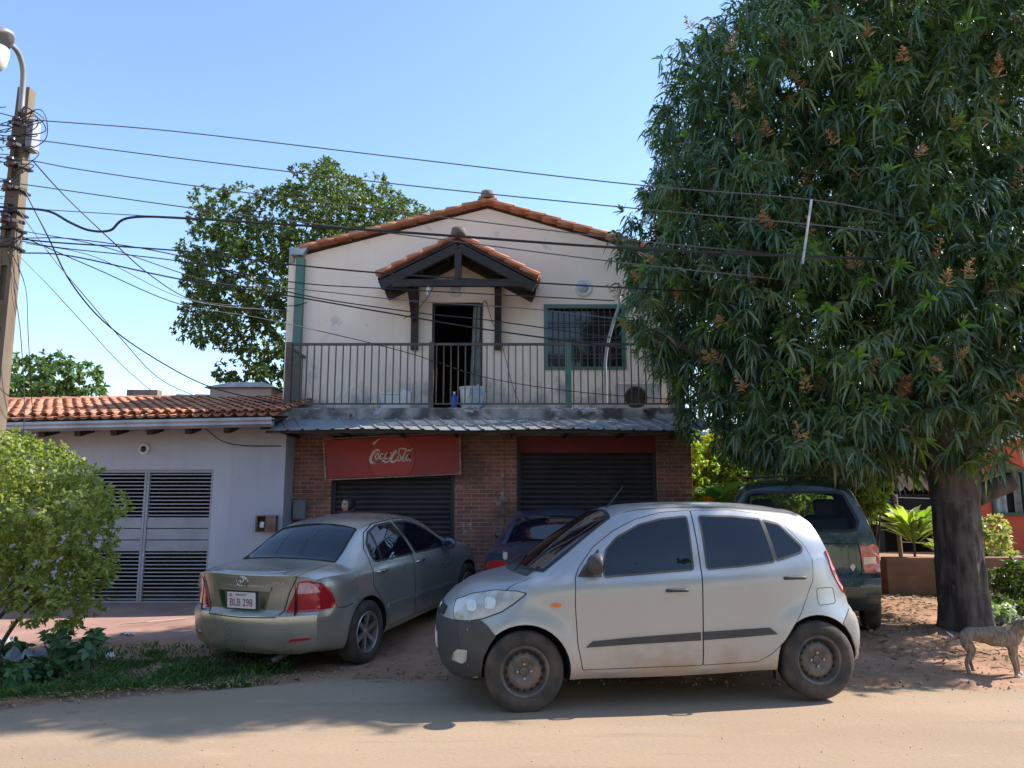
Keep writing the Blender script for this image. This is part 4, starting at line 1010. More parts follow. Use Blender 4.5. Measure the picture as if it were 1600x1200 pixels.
M['pinklens']=mat('pale_pink_lens',(.55,.25,.26),.15,coat=1,col2=(.7,.45,.45),scale=30); M['amber']=mat('amber_lens',(.55,.13,.01),.2,coat=1)
M['chrome']=mat('chrome',(.6,.6,.62),.15,metal=1); M['seam']=mat('seam_gap',(.012,.012,.014),.8)
M['plate']=mat('number_plate',(.66,.62,.62),.5); M['plateink']=mat('plate_lettering',(.20,.03,.05),.6)
def wheel(root,x,y,side,r,wd,kind,rr=.185):
    """side +1 = outer face towards +y"""
    s=side
    t=MB(); prof=[(rr,-wd*.42),(rr+.02,-wd*.5),(r-.05,-wd*.52),(r-.014,-wd*.44),(r,-wd*.36),(r,wd*.36),(r-.014,wd*.44),(r-.05,wd*.52),(rr+.035,wd*.53),(rr+.02,wd*.5),(rr,wd*.42)]
    t.lathe([(a,s*b) for a,b in prof],56,'Y')
    for g in (-.2,0,.2):
        t.lathe([(r+.0012,s*(g*wd-.004)),(r+.0012,s*(g*wd+.004))],56,'Y')
    o=t.build('wheel',M['tyre'],root,ang=50); o.location=(x,y,r-.006)
    q=MB()
    if kind=='steel':
        q.lathe([(rr+.004,s*wd*.43),(rr-.008,s*wd*.47),(rr-.02,s*wd*.42),(rr-.03,s*wd*.20),(rr*.80,s*wd*.14),(rr*.74,s*wd*.20),(rr*.62,s*wd*.30),(rr*.50,s*wd*.31),(rr*.36,s*wd*.22),(rr*.2,s*wd*.2),(rr*.17,s*wd*.26),(0,s*wd*.27)],48,'Y')
        rim=q.build('rim',M['steelrim'],o,ang=35)
        h=MB()
        for k in range(16):
            a=2*math.pi*k/16; c=Vector((math.cos(a)*rr*.735,s*wd*.228,math.sin(a)*rr*.735)); 
            for i in range(1): h.lathe([(0,0),(.0125,0)],10,'Y',c+Vector((0,s*.004,0)))
        h.build('rim_hole',M['dark'],o)
        n=MB()
        for k in range(4):
            a=2*math.pi*k/4; n.lathe([(.0,s*.018),(.009,s*.016),(.010,0)],8,'Y',Vector((math.cos(a)*rr*.28,s*wd*.215,math.sin(a)*rr*.28)))
        n.build('wheel_nut',M['alloy'],o)
    else:
        q.lathe([(rr+.004,s*wd*.43),(rr-.006,s*wd*.48),(rr-.018,s*wd*.44),(rr-.03,s*wd*.1),(rr-.03,-s*wd*.3)],48,'Y')
        for k in range(6):
            a=2*math.pi*k/6+.3; d=Vector((math.cos(a),0,math.sin(a)));u=Vector((-math.sin(a),0,math.cos(a)))
            A=d*.035;B=d*(rr-.02); pts=[]
            for p,wq,yy,th in ((A,.026,wd*.36,.04),(d*(rr*.55),.020,wd*.38,.03),(B,.030,wd*.40,.03)):
                pts.append([q.bm.verts.new(p+u*i*wq+Vector((0,s*(yy-(th if j else 0)),0))) for i,j in ((-1,0),(1,0),(1,1),(-1,1))])
            for e,f in zip(pts,pts[1:]):
                for i in range(4): q.bm.faces.new((e[i],e[(i+1)%4],f[(i+1)%4],f[i]))
        q.lathe([(.05,s*wd*.30),(.05,s*wd*.36),(.035,s*wd*.40),(0,s*wd*.41)],20,'Y')
        q.build('rim',M['alloy'],o,ang=40)
        MB().lathe([(0,s*wd*.05),(rr-.032,s*wd*.05)],30,'Y').build('brake_disc',M['dark'],o)
    return o
def mirror(car,x,z,side,m,y0,size=1.0,gl=True):
    mb=MB(); mb.ico((x,side*(y0+.095*size),z+.02),1,3,(.088*size,.10*size,.082*size)); 
    for v in mb.bm.verts:
        if v.co.x<x-.02: v.co.x=x-.02-(x-.02-v.co.x)*.15
    o=mb.build('side_mirror',m,car.root,smooth=True)
    MB().bar((x,side*(y0-.03),z-.03),(x,side*(y0+.06),z-.015),.03,.035).build('mirror_stalk',M['trimblack'],o)
    if gl:
        g=MB().ico((x-.0305,side*(y0+.107*size),z+.02),1,2,(.002,.085*size,.055*size)).build('mirror_glass',M['glass'],o,smooth=True)
    return o
def handle(car,x0,x1,z,side,m,y=None,parent=None):
    h,_=car.ray(((x0+x1)/2,2.5*side,z),(0,-side,0)); y=h.y
    P=[(x0,y+side*.002,z),(x0+(x1-x0)*.12,y+side*.03,z+.003),(x0+(x1-x0)*.5,y+side*.036,z+.004),(x0+(x1-x0)*.88,y+side*.03,z+.003),(x1,y+side*.002,z)]
    o=MB().tube(catmull(P,5),.0135,8).build('door_handle',m,parent or car.root,smooth=True); return o
def pitchroot(root,pose):
    X_,Y_,Z_,yaw,pit=pose; root.location=(X_,Y_,Z_); root.rotation_euler=(0,-pit,yaw)
TXT={}
def text(s,size,loc,m,parent,rot,name='lettering',ext=.0008,sx=1):
    cu=bpy.data.curves.new(name,'FONT'); cu.body=s; cu.size=size; cu.align_x='CENTER'; cu.align_y='CENTER'; cu.extrude=ext
    o=bpy.data.objects.new(name,cu); COL.objects.link(o); dg=bpy.context.evaluated_depsgraph_get(); dg.update()
    me=bpy.data.meshes.new_from_object(o.evaluated_get(dg)); bpy.data.objects.remove(o)
    o=link(name,me,m,parent); o.location=loc; o.rotation_euler=rot; o.scale=(sx,1,1); return o
REAR=(math.pi/2,0,-math.pi/2)   # text facing -x
# ---------------------------------------------------------------- silver hatchback
M['silver']=paint('silver_paint',(.37,.38,.40),.6,.32,amount=.9,zhi=.95)
hatch=thing('hatchback_car','small silver five-door hatchback with black front bumper and steel wheels standing in the road','car')
pitchroot(hatch,(2.370,7.08,.028,3.263,-.012))
SH_=dict(x0=-.03,x1=2.86,W=.79,wb=2.38,wr=.285,ar=.355,flare=.022,rk=.13,fk=.24,blend=.62,
 zb=[(-.03,.25),(.4,.21),(1.2,.19),(2.0,.20),(2.86,.22)],
 zs=[(-.03,1.14),(.1,1.12),(.35,1.06),(1.0,1.02),(1.7,1.0),(2.0,.99),(2.3,.955),(2.6,.87),(2.86,.78)],
 zt=[(-.03,1.495),(.2,1.53),(.6,1.555),(1.0,1.56),(1.35,1.545),(1.58,1.50),(1.8,1.385),(2.05,1.225),(2.25,1.085),(2.36,1.015),(2.44,.995),(2.6,.965),(2.75,.92),(2.86,.855)],
 cr=[(-.03,.07),(1.5,.055),(1.7,.07),(2.2,.10),(2.36,.05),(2.6,.045),(2.86,.06)],
 w=[(-.03,.70),(.15,.755),(.5,.79),(1.2,.79),(2.0,.79),(2.4,.785),(2.65,.755),(2.86,.67)],
 wt=[(-.03,.50),(.3,.555),(1.0,.58),(1.5,.57),(2.0,.63),(2.3,.68),(2.45,.68),(2.7,.62),(2.86,.54)],
 rear=[(.2,-.47),(.3,-.50),(.5,-.53),(.6,-.52),(.70,-.46),(.8,-.43),(.94,-.375),(1.18,-.29),(1.35,-.20),(1.44,-.11),(1.495,-.03)],
 front=[(.2,2.93),(.3,3.0),(.45,3.03),(.6,3.025),(.70,2.995),(.76,2.96),(.80,2.92),(.855,2.86)])
c=Car(SH_,hatch,M['silver']); TB=M['trimblack']
for sd in (1,-1):
    k=dict(side=sd)
    FD=[(1.965,.985),(1.93,1.06),(1.80,1.21),(1.62,1.335),(1.42,1.425),(1.20,1.475),(.955,1.488),(.945,1.02),(.975,.30),(1.93,.30),(1.965,.49),(1.975,.78)]
    RD=[(.945,1.487),(.60,1.485),(.336,1.45),(.18,1.39),(.02,1.19),(-.02,1.08),(0,.92),(.13,.68),(.29,.47),(.42,.36),(.52,.31),(.965,.30),(.935,1.02)]
    fd=c.patch('front_door','side',FD,.0035,M['silver'],smoothc=.015,**k); rd=c.patch('rear_door','side',RD,.0035,M['silver'],smoothc=.015,**k)
    c.line('door_seam','side',rnd_poly(grow(FD,.003),.015),.007,.0012,M['seam'],closed=True,**k)
    c.line('door_seam','side',rnd_poly(grow(RD,.003),.015),.007,.0012,M['seam'],closed=True,**k)
    FW=[(1.735,1.06),(1.70,1.19),(1.60,1.285),(1.41,1.378),(1.21,1.425),(.995,1.442),(1.005,1.025),(1.735,.985)]
    RW=[(.885,1.438),(.60,1.432),(.36,1.405),(.315,1.075),(.60,1.045),(.885,1.03)]
    QW=[(.338,1.40),(.20,1.365),(.045,1.18),(.06,1.14),(.292,1.08)]
    c.patch('front_side_window','side',FW,.005,M['carglass'],smoothc=.02,**k); c.patch('rear_side_window','side',RW,.005,M['carglass'],smoothc=.02,**k); c.patch('quarter_window','side',QW,.005,M['carglass'],smoothc=.02,**k)
    c.line('window_seal','side',rnd_poly(FW,.02),.016,.0065,TB,closed=True,**k); c.line('window_seal','side',rnd_poly(grow(RW,.004),.02),.015,.0065,TB,closed=True,**k); c.line('window_seal','side',rnd_poly(QW,.02),.018,.0065,TB,closed=True,**k)
    c.patch('mirror_base','side',[(1.95,.99),(1.90,1.06),(1.76,1.20),(1.755,.985)],.008,TB,**k)
    c.patch('side_rubbing_strip','side',[(1.90,.465),(1.85,.508),(1.5,.528),(.985,.548),(.985,.488),(1.5,.478)],.016,TB,parent=fd,skirt=.02,**k)
    c.patch('side_rubbing_strip','side',[(.965,.549),(.41,.565),(.35,.515),(.60,.503),(.965,.489)],.016,TB,parent=rd,skirt=.02,**k)
    handle(c,1.07,1.24,.872,sd,TB,parent=fd); handle(c,.07,.25,.942,sd,TB,parent=rd)
    c.line('fuel_flap_seam','side',rnd_poly([(-.03,.855),(-.19,.855),(-.20,.73),(-.03,.72)],.03),.005,.001,M['seam'],closed=True,**k) if sd==1 else None
    c.patch('tail_lamp','side',[(-.165,1.15),(-.215,1.14),(-.31,.97),(-.375,.76),(-.37,.72),(-.33,.76),(-.27,.83),(-.20,.97)],.010,M['redlens'],smoothc=.02,skirt=.02,**k)
    HL=[(2.90,.665),(2.86,.665),(2.70,.69),(2.55,.745),(2.44,.815),(2.36,.877),(2.42,.888),(2.58,.885),(2.76,.845),(2.88,.795),(2.905,.72)]
    hl=c.patch('headlight','side',HL,.007,M['clearlens'],smoothc=.02,skirt=.016,step=.03,**k)
    c.line('headlight_rim','side',rnd_poly(grow(HL,.003),.02),.008,.003,M['seam'],closed=True,parent=hl,**k)
    c.patch('lamp_bulb_ring','side',rnd_poly([(2.66,.84),(2.58,.83),(2.60,.76),(2.68,.76)],.03),.009,M['white'],parent=hl,skirt=0,**k)
    c.patch('lamp_bulb_ring','side',rnd_poly([(2.80,.81),(2.73,.81),(2.74,.74),(2.81,.74)],.03),.009,M['white'],parent=hl,skirt=0,**k)
    c.patch('side_repeater','side',[(2.17,.775),(2.16,.80),(2.10,.80),(2.09,.775),(2.13,.77)],.012,M['amber'],smoothc=.008,step=.02,**k)
    bpoly=[(3.2,.15),(3.2,.66),(2.94,.675),(2.86,.655),(2.70,.675),(2.66,.64),(2.59,.56),(2.625,.50),(2.66,.42),(2.69,.30),(2.695,.20),(2.85,.205),(2.99,.245)]
    c.patch('front_bumper_side','side',[(2.97,.25),(2.975,.66),(2.86,.66),(2.72,.685),(2.66,.64),(2.60,.565),(2.645,.50),(2.69,.41),(2.705,.30),(2.705,.205),(2.85,.21)],.009,M['trimblack'],skirt=.02,**k)
    c.patch('fog_lamp_cover','side',[(2.915,.36),(2.90,.42),(2.875,.45),(2.81,.458),(2.815,.37),(2.84,.348)],.014,M['clearlens'],smoothc=.012,step=.02,**k)
    c.patch('rear_bumper_corner','side',[(-.55,.54),(-.46,.69),(-.40,.725),(-.345,.70),(-.235,.575),(-.30,.48),(-.345,.36),(-.36,.25),(-.47,.21),(-.6,.3)],.006,M['dustgrey'] if 'dustgrey' in M else M.setdefault('dustgrey',mat('sun_bleached_bumper',(.22,.21,.215),.7,col2=(.33,.27,.22),scale=3)),**k)
    mirror(c,1.80,1.075,sd,TB,.735,1.0)
c.patch('front_bumper','front',[(-.60,.22),(-.62,.45),(-.56,.66),(.56,.66),(.62,.45),(.60,.22)],.011,TB,skirt=.02,smoothc=.03)
c.patch('grille','front',[(-.3,.67),(-.3,.74),(.3,.74),(.3,.67)],.012,M['seam'],smoothc=.02); c.patch('emblem','front',[(-.07,.68),(-.09,.71),(-.05,.745),(.05,.745),(.09,.71),(.07,.68)],.02,M['chrome'],smoothc=.03,step=.03)
c.patch('number_plate','front',[(-.2,.40),(-.2,.52),(.2,.52),(.2,.40)],.016,M['plate'],skirt=.015)
c.patch('windscreen','top',[(2.33,0),(2.32,.3),(2.27,.55),(2.20,.64),(1.95,.60),(1.63,.535),(1.60,.3),(1.59,0),(1.60,-.3),(1.63,-.535),(1.95,-.60),(2.20,-.64),(2.27,-.55),(2.32,-.3)],.004,M['carglass'],step=.06)
c.line('windscreen_seal','top',[(2.33,0),(2.32,.3),(2.27,.55),(2.20,.64),(1.95,.60),(1.63,.535),(1.60,.3),(1.59,0),(1.60,-.3),(1.63,-.535),(1.95,-.60),(2.20,-.64),(2.27,-.55),(2.32,-.3)],.03,.006,M['seam'],closed=True)
c.patch('cowl_panel','top',[(2.345,0),(2.335,.3),(2.28,.57),(2.33,.60),(2.40,.3),(2.42,0),(2.40,-.3),(2.33,-.60),(2.28,-.57),(2.335,-.3)],.004,TB,step=.06)
c.line('bonnet_seam','top',[(2.30,.66),(2.5,.66),(2.7,.60),(2.84,.52)],.007,.001,M['seam']); c.line('bonnet_seam','top',[(2.30,-.66),(2.5,-.66),(2.7,-.60),(2.84,-.52)],.007,.001,M['seam'])
c.patch('rear_window','rear',[(-.46,1.40),(.46,1.40),(.54,1.10),(.50,1.06),(-.50,1.06),(-.54,1.10)],.004,M['carglass'],smoothc=.03)
for sd in (1,-1): c.line('roof_seam','top',[(1.5,sd*.535),(1.0,sd*.55),(.3,sd*.53),(.02,sd*.48)],.012,.001,M['seam'])
p,_=c.ray((1.52,.0,3),(0,0,-1))
MB().tube([p,p+Vector((-.03,0,.02)),p+Vector((-.17,0,.19))],[.014,.008,.004],8).build('aerial',M['black'],hatch)
for sd in (1,-1):
    q0,_=c.ray((2.38,sd*.25,3),(0,0,-1));q1,_=c.ray((2.22,sd*.05-.25,3),(0,0,-1)); MB().tube([q0+Vector((0,0,.01)),q0.lerp(q1,.5)+Vector((0,0,.02)),q1+Vector((0,0,.012))],.007,6).build('wiper',M['black'],hatch)
c.finish()
for x in (0,2.38):
    for sd in (1,-1): wheel(hatch,x,sd*.70,sd,.303,.175,'steel',.190)
for sd in (1,-1): MB().box(.33,.345,sd*.69-.03,sd*.69+.03,.15,.25).build('mud_flap',M['black'],hatch)
# ---------------------------------------------------------------- gold-grey sedan
M['gold']=paint('greenish_champagne_paint',(.45,.43,.385),.72,.26,dust=(.30,.22,.13),amount=.7,zhi=.6)
sedan=thing('sedan_car','champagne-grey four-door saloon seen from behind with red tail lamps and pinkish number plate','car')
pitchroot(sedan,(-2.33,8.73,-.135,1.201,.075))
SS=dict(x0=-.88,x1=3.30,W=.845,wb=2.6,wr=.315,ar=.385,flare=.02,rk=.17,rp=2.8,fk=.28,blend=.5,
 zb=[(-.88,.29),(-.5,.24),(.5,.20),(2.2,.20),(3.30,.23)],
 zs=[(-.88,1.0),(-.6,1.0),(-.2,1.0),(.3,.985),(1.2,.955),(2.0,.92),(2.6,.86),(3.30,.72)],
 zt=[(-.88,1.085),(-.7,1.10),(-.45,1.105),(-.28,1.12),(-.1,1.20),(.15,1.33),(.38,1.425),(.7,1.468),(1.1,1.48),(1.45,1.455),(1.7,1.385),(2.0,1.23),(2.25,1.09),(2.4,1.02),(2.6,.985),(3.0,.92),(3.30,.80)],
 cr=[(-.88,.05),(-.4,.035),(-.2,.06),(.2,.06),(1.4,.06),(2.2,.08),(2.45,.04),(3.30,.05)],
 w=[(-.88,.765),(-.65,.815),(-.3,.84),(.5,.845),(2.2,.845),(2.8,.82),(3.30,.68)],
 wt=[(-.88,.66),(-.5,.69),(-.28,.68),(-.05,.61),(.4,.55),(.9,.57),(1.4,.57),(2.0,.64),(2.35,.72),(2.7,.72),(3.30,.55)],
 rear=[(.29,-.90),(.36,-.97),(.50,-1.0),(.655,-1.005),(.68,-.985),(.70,-.935),(.80,-.94),(.93,-.945),(1.03,-.955),(1.062,-.960),(1.075,-.94),(1.085,-.88)],
 front=[(.2,3.40),(.35,3.5),(.55,3.48),(.68,3.42),(.80,3.30)])
c=Car(SS,sedan,M['gold']); G=M['gold']
for sd in (1,-1):
    k=dict(side=sd)
    RW=[(.27,1.03),(.24,1.10),(.28,1.22),(.42,1.33),(.62,1.385),(.93,1.39),(1.13,1.0),(.6,1.015)]
    FW=[(.99,1.39),(1.25,1.375),(1.45,1.33),(1.70,1.22),(1.95,1.07),(2.08,.965),(1.6,.985),(1.19,1.0)]
    FD=[(1.02,1.42),(1.35,1.40),(1.62,1.31),(1.95,1.12),(2.15,.94),(2.17,.70),(2.15,.45),(2.10,.29),(1.08,.29),(1.10,.95)]
    RD=[(.985,1.42),(.6,1.405),(.36,1.33),(.20,1.18),(.17,1.02),(.14,.80),(.30,.60),(.40,.42),(.46,.29),(1.05,.29),(1.07,.95)]
    fd=c.patch('front_door','side',FD,.0035,G,smoothc=.02,**k); rd=c.patch('rear_door','side',RD,.0035,G,smoothc=.02,**k)
    c.line('door_seam','side',rnd_poly(grow(FD,.004),.02),.010,.0012,M['seam'],closed=True,**k); c.line('door_seam','side',rnd_poly(grow(RD,.004),.02),.010,.0012,M['seam'],closed=True,**k)
    c.patch('front_side_window','side',FW,.005,M['carglass'],smoothc=.02,**k); c.patch('rear_side_window','side',RW,.005,M['carglass'],smoothc=.02,**k)
    c.line('window_seal','side',rnd_poly(FW,.02),.02,.0065,TB,closed=True,**k); c.line('window_seal','side',rnd_poly(RW,.02),.02,.0065,TB,closed=True,**k)
    c.line('quarter_bar','side',[(.46,1.345),(.40,1.02)],.03,.0075,TB,**k)
    c.patch('side_strip','side',[(1.06,.53),(.42,.545),(.42,.50),(1.06,.485)],.014,G,parent=rd,**k); c.patch('side_strip','side',[(2.09,.495),(1.10,.53),(1.10,.485),(2.09,.455)],.014,G,parent=fd,**k)
    handle(c,.22,.40,.925,sd,M['chrome'],parent=rd); handle(c,1.13,1.31,.90,sd,M['chrome'],parent=fd)
    c.patch('tail_lamp','side',[(-.80,.985),(-.74,.975),(-.64,.91),(-.54,.74),(-.52,.70),(-.80,.70)],.008,M['redlens'],smoothc=.02,skirt=.015,**k)
    tl=c.patch('tail_lamp','rear',[(sd*.60,1.0),(sd*.70,1.0),(sd*.765,.96),(sd*.80,.85),(sd*.82,.70),(sd*.47,.70),(sd*.52,.80)],.0085,M['redlens'],smoothc=.02,skirt=.015)
    c.patch('indicator_lens','rear',[(sd*.60,.985),(sd*.68,.985),(sd*.735,.95),(sd*.765,.88),(sd*.575,.875)],.0105,M['pinklens'],smoothc=.015,skirt=.01,parent=tl)
    c.line('bumper_seam','side',[(-.52,.69),(-.40,.675),(-.27,.69)],.009,.001,M['seam'],**k)
    c.patch('bumper_reflector','rear',[(sd*.52,.43),(sd*.72,.44),(sd*.70,.46),(sd*.56,.46)],.006,M['redlens'])
    mirror(c,1.93,.99,sd,mat('blue_grey_mirror',(.10,.17,.26),.3,metal=.4,coat=.5),.80,.95)
TK=[(.52,1.085),(.56,1.03),(.50,.90),(.44,.715),(.40,.675),(0,.665),(-.40,.675),(-.44,.715),(-.50,.90),(-.56,1.03),(-.52,1.085)]
bl=c.patch('boot_lid','rear',TK,.003,G,smoothc=.02,step=.04)
c.line('boot_seam','rear',[(.58,1.05),(.575,1.02),(.51,.89),(.455,.71),(.41,.664),(0,.654),(-.41,.664),(-.455,.71),(-.51,.89),(-.575,1.02),(-.58,1.05)],.011,.0015,M['seam'])
c.line('boot_seam','top',[(-.90,.585),(-.5,.60),(-.30,.60)],.008,.0012,M['seam']);c.line('boot_seam','top',[(-.90,-.585),(-.5,-.60),(-.30,-.60)],.008,.0012,M['seam'])
rc=c.patch('plate_recess','rear',[(.335,.945),(-.335,.945),(-.27,.715),(.27,.715)],.005,mat('recess_shade_plastic',(.20,.20,.175),.4,metal=.4),smoothc=.02)
c.patch('plate_garnish','rear',[(.34,.955),(-.34,.955),(-.335,.91),(.335,.91)],.022,M['gold'],smoothc=.01,parent=rc)
for sd in (1,-1): c.patch('plate_side_trim','rear',[(sd*.31,.90),(sd*.22,.90),(sd*.21,.73),(sd*.255,.73)],.012,M['chrome'],smoothc=.01,parent=rc)
px0=c.ray((-3,0,.81),(1,0,0))[0].x-.030
pl_=MB().box(px0,px0+.006,-.175,.175,.735,.892,.002).build('number_plate',M['plate'],sedan)
text('BLB 298',.105,(px0-.002,0,.79),M['plateink'],pl_,REAR,sx=.80); text('PARAGUAY',.026,(px0-.002,-.0,.868),M['plateink'],pl_,REAR)
MB().box(px0-.002,px0-.0005,.11,.15,.865,.873).build('flag_red_band',M['redlens'],pl_);MB().box(px0-.002,px0-.0005,.11,.15,.850,.857).build('flag_blue_band',mat('flag_blue',(.03,.05,.3),.6),pl_)
mb=MB().box(px0+.007,px0+.012,-.19,.19,.722,.905,.003); mb.build('plate_frame',M['black'],pl_)
ex=c.ray((-3,0,1.0),(1,0,0))[0].x-.006
def ringm(rx,rz,w_,cy,cz,n=28):
    mb.tube([(ex,cy+rx*math.cos(2*math.pi*k/n),cz+rz*math.sin(2*math.pi*k/n)) for k in range(n+1)],w_,6,False)
mb=MB(); ringm(.070,.047,.005,0,.998); ringm(.045,.018,.0045,0,1.013); ringm(.018,.044,.0045,0,.998); mb.build('chrome_emblem',M['chrome'],sedan,smooth=True)
text('COROLLA',.035,(ex+.001,-.43,.992),M['chrome'],sedan,REAR); text('XLi',.038,(ex+.004,.475,.982),M['chrome'],sedan,REAR)
RWi=[(.30,.60),(.27,.55),(.36,0),(.27,-.55),(.30,-.60)]
c.patch('rear_window','top',[(-.24,.60),(-.26,.3),(-.265,0),(-.26,-.3),(-.24,-.60),(-.05,-.575),(.34,-.50),(.37,-.25),(.38,0),(.37,.25),(.34,.50),(-.05,.575)],.004,M['carglass'],step=.05)
c.line('rear_window_seal','top',[(-.24,.60),(-.26,.3),(-.265,0),(-.26,-.3),(-.24,-.60),(-.05,-.575),(.34,-.50),(.37,-.25),(.38,0),(.37,.25),(.34,.50),(-.05,.575)],.02,.0055,M['seam'],closed=True)
c.patch('windscreen','top',[(2.30,0),(2.22,.6),(1.6,.53),(1.52,0),(1.6,-.53),(2.22,-.6)],.004,M['carglass'],step=.07,smoothc=.03)
c.patch('front_bumper','front',[(-.62,.25),(-.62,.55),(.62,.55),(.62,.25)],.008,G)
c.finish()
for x in (0,2.6):
    for sd in (1,-1): wheel(sedan,x,sd*.760,sd,.334,.20,'alloy',.215)
MB().tube([(-1.0,-.38,.25),(-.6,-.38,.27)],.025,10,False).build('exhaust_pipe',M['steelrim'],sedan)
# ---------------------------------------------------------------- dark blue car by the right shutter
M['navy']=paint('navy_paint',(.014,.032,.085),.3,.3,amount=.2,zhi=.5)
blue=thing('dark_blue_car','dark navy blue saloon parked nose-in against the right roller shutter behind the silver hatchback','car')
pitchroot(blue,(.53,10.0,-.02,1.48,.035))
SB=dict(SS); SB['zt']=[(a,b-.03) for a,b in SS['zt']]; 
c=Car(SB,blue,M['navy'])
c.patch('rear_window','top',[(-.22,.58),(-.26,.3),(-.265,0),(-.26,-.3),(-.22,-.58),(-.05,-.55),(.34,-.49),(.37,0),(.34,.49),(-.05,.55)],.004,M['carglass'],step=.06)
for sd in (1,-1):
    k=dict(side=sd)
    c.patch('side_window','side',[(.27,1.03),(.28,1.20),(.62,1.36),(1.25,1.355),(1.70,1.20),(2.08,.965)],.005,M['carglass'],smoothc=.02,**k)
    c.patch('tail_lamp','rear',[(sd*.50,.93),(sd*.66,.93),(sd*.765,.90),(sd*.80,.82),(sd*.80,.70),(sd*.50,.70)],.0085,M['redlens'],smoothc=.02)
    c.line('door_seam','side',[(1.08,1.38),(1.10,.95),(1.08,.29)],.010,.0012,M['seam'],**k)
    mirror(c,1.93,.99,sd,M['navy'],.80,.9)
st=c.patch('boot_sticker','rear',[(.50,1.03),(.56,1.03),(.555,.955),(.53,.94),(.505,.955)],.004,M['signwhite'],step=.02)
c.line('boot_seam','rear',[(.58,1.05),(.575,1.02),(.51,.89),(.455,.71),(.41,.664),(0,.654),(-.41,.664),(-.455,.71),(-.51,.89),(-.575,1.02),(-.58,1.05)],.011,.0015,M['seam'])
c.finish()
for x in (0,2.6):
    for sd in (1,-1): wheel(blue,x,sd*.745,sd,.30,.18,'steel',.19)
# ---------------------------------------------------------------- dark green minivan
M['vgreen']=paint('dark_green_paint',(.014,.030,.030),.35,.25,dust=(.22,.15,.1),amount=.35,zhi=.75,coat=.8)
van=thing('minivan_car','dark green minivan with roof rails parked nose-in under the mango tree','car')
pitchroot(van,(3.36,9.12,.163,1.235,.02))
SV_=dict(x0=-.60,x1=3.2,W=.835,wb=2.6,wr=.31,ar=.365,flare=.018,rk=.10,rp=3,fk=.3,blend=.45,
 zb=[(-.6,.30),(0,.24),(2.2,.22),(3.2,.24)], zs=[(-.6,1.08),(.5,1.05),(2.0,1.0),(2.7,.92),(3.2,.75)],
 zt=[(-.6,1.60),(-.4,1.645),(0,1.665),(.8,1.675),(1.4,1.65),(1.8,1.53),(2.2,1.26),(2.5,1.07),(2.7,1.0),(3.2,.84)],
 cr=[(-.6,.075),(1.5,.07),(2.3,.1),(2.6,.05),(3.2,.05)],
 w=[(-.6,.80),(-.4,.825),(0,.835),(2.3,.835),(2.8,.81),(3.2,.68)], wt=[(-.6,.53),(-.3,.58),(.8,.60),(1.6,.60),(2.2,.68),(2.6,.72),(3.2,.55)],
 rear=[(.3,-.86),(.38,-.92),(.5,-.94),(.64,-.92),(.665,-.86),(.8,-.845),(1.0,-.83),(1.15,-.80),(1.4,-.71),(1.54,-.645),(1.60,-.60)],
 front=[(.24,3.35),(.5,3.45),(.7,3.38),(.84,3.2)])
c=Car(SV_,van,M['vgreen'])
M['vglass']=mat('smoked_glass',(.01,.012,.012),.04,spec=.7)
n_=M['vglass'].node_tree; b_=n_.nodes['Principled BSDF']; tr=n_.nodes.new('ShaderNodeBsdfTransparent'); tr.inputs[0].default_value=(.85,.88,.85,1); mx=n_.nodes.new('ShaderNodeMixShader'); mx.inputs[0].default_value=.13
n_.links.new(tr.outputs[0],mx.inputs[1]); n_.links.new(b_.outputs[0],mx.inputs[2]); n_.links.new(mx.outputs[0],n_.nodes['Material Output'].inputs[0])
RG=[(.50,1.50),(.44,1.525),(-.44,1.525),(-.50,1.50),(-.625,1.22),(-.60,1.13),(-.55,1.115),(.55,1.115),(.60,1.13),(.625,1.22)]
WG=[(2.42,0),(2.36,.55),(2.25,.64),(1.66,.545),(1.58,.3),(1.56,0),(1.58,-.3),(1.66,-.545),(2.25,-.64),(2.36,-.55)]
c.patch('rear_window','rear',RG,.003,M['vglass'],smoothc=.03,skirt=0); c.line('rear_window_seal','rear',RG,.03,.004,M['seam'],closed=True)
c.patch('windscreen','top',WG,.003,M['vglass'],skirt=0,step=.07)
for sd in (1,-1):
    k=dict(side=sd)
    c.patch('side_window','side',[(-.45,1.12),(-.42,1.36),(-.28,1.50),(.25,1.53),(.25,1.10)],.004,M['carglass'],smoothc=.03,**k)
    c.patch('side_window','side',[(.32,1.53),(1.15,1.54),(1.15,1.08),(.32,1.10)],.004,M['carglass'],smoothc=.03,**k)
    c.patch('side_window','side',[(1.22,1.535),(1.50,1.50),(1.85,1.32),(2.15,1.06),(1.22,1.08)],.004,M['carglass'],smoothc=.03,**k)
    for x in (.285,1.185): c.line('door_seam','side',[(x,1.55),(x,.9),(x-.03,.3)],.010,.0012,M['seam'],**k)
    tl=c.patch('tail_lamp','rear',[(sd*.64,.69),(sd*.64,.86),(sd*.68,.95),(sd*.75,.985),(sd*.795,.97),(sd*.81,.83),(sd*.805,.69)],.010,M['redlens'],smoothc=.02)
    c.patch('tail_lamp','side',[(-.775,.69),(-.765,.97),(-.73,.96),(-.69,.83),(-.69,.69)],.009,M['redlens'],smoothc=.02,**k)
    c.patch('indicator_lens','rear',[(sd*.645,.77),(sd*.645,.845),(sd*.808,.85),(sd*.808,.785)],.0125,mat('beige_lens',(.5,.38,.25),.2,coat=1),parent=tl,skirt=.01)
    mirror(c,2.05,1.08,sd,M['vgreen'],.80,1.1)
    P=[(1.45,sd*.56,1.66),(1.3,sd*.56,1.69),(.4,sd*.565,1.70),(-.2,sd*.55,1.69),(-.38,sd*.53,1.665)]; MB().tube(catmull(P,6),.016,8).build('roof_rail',TB,van,smooth=True)
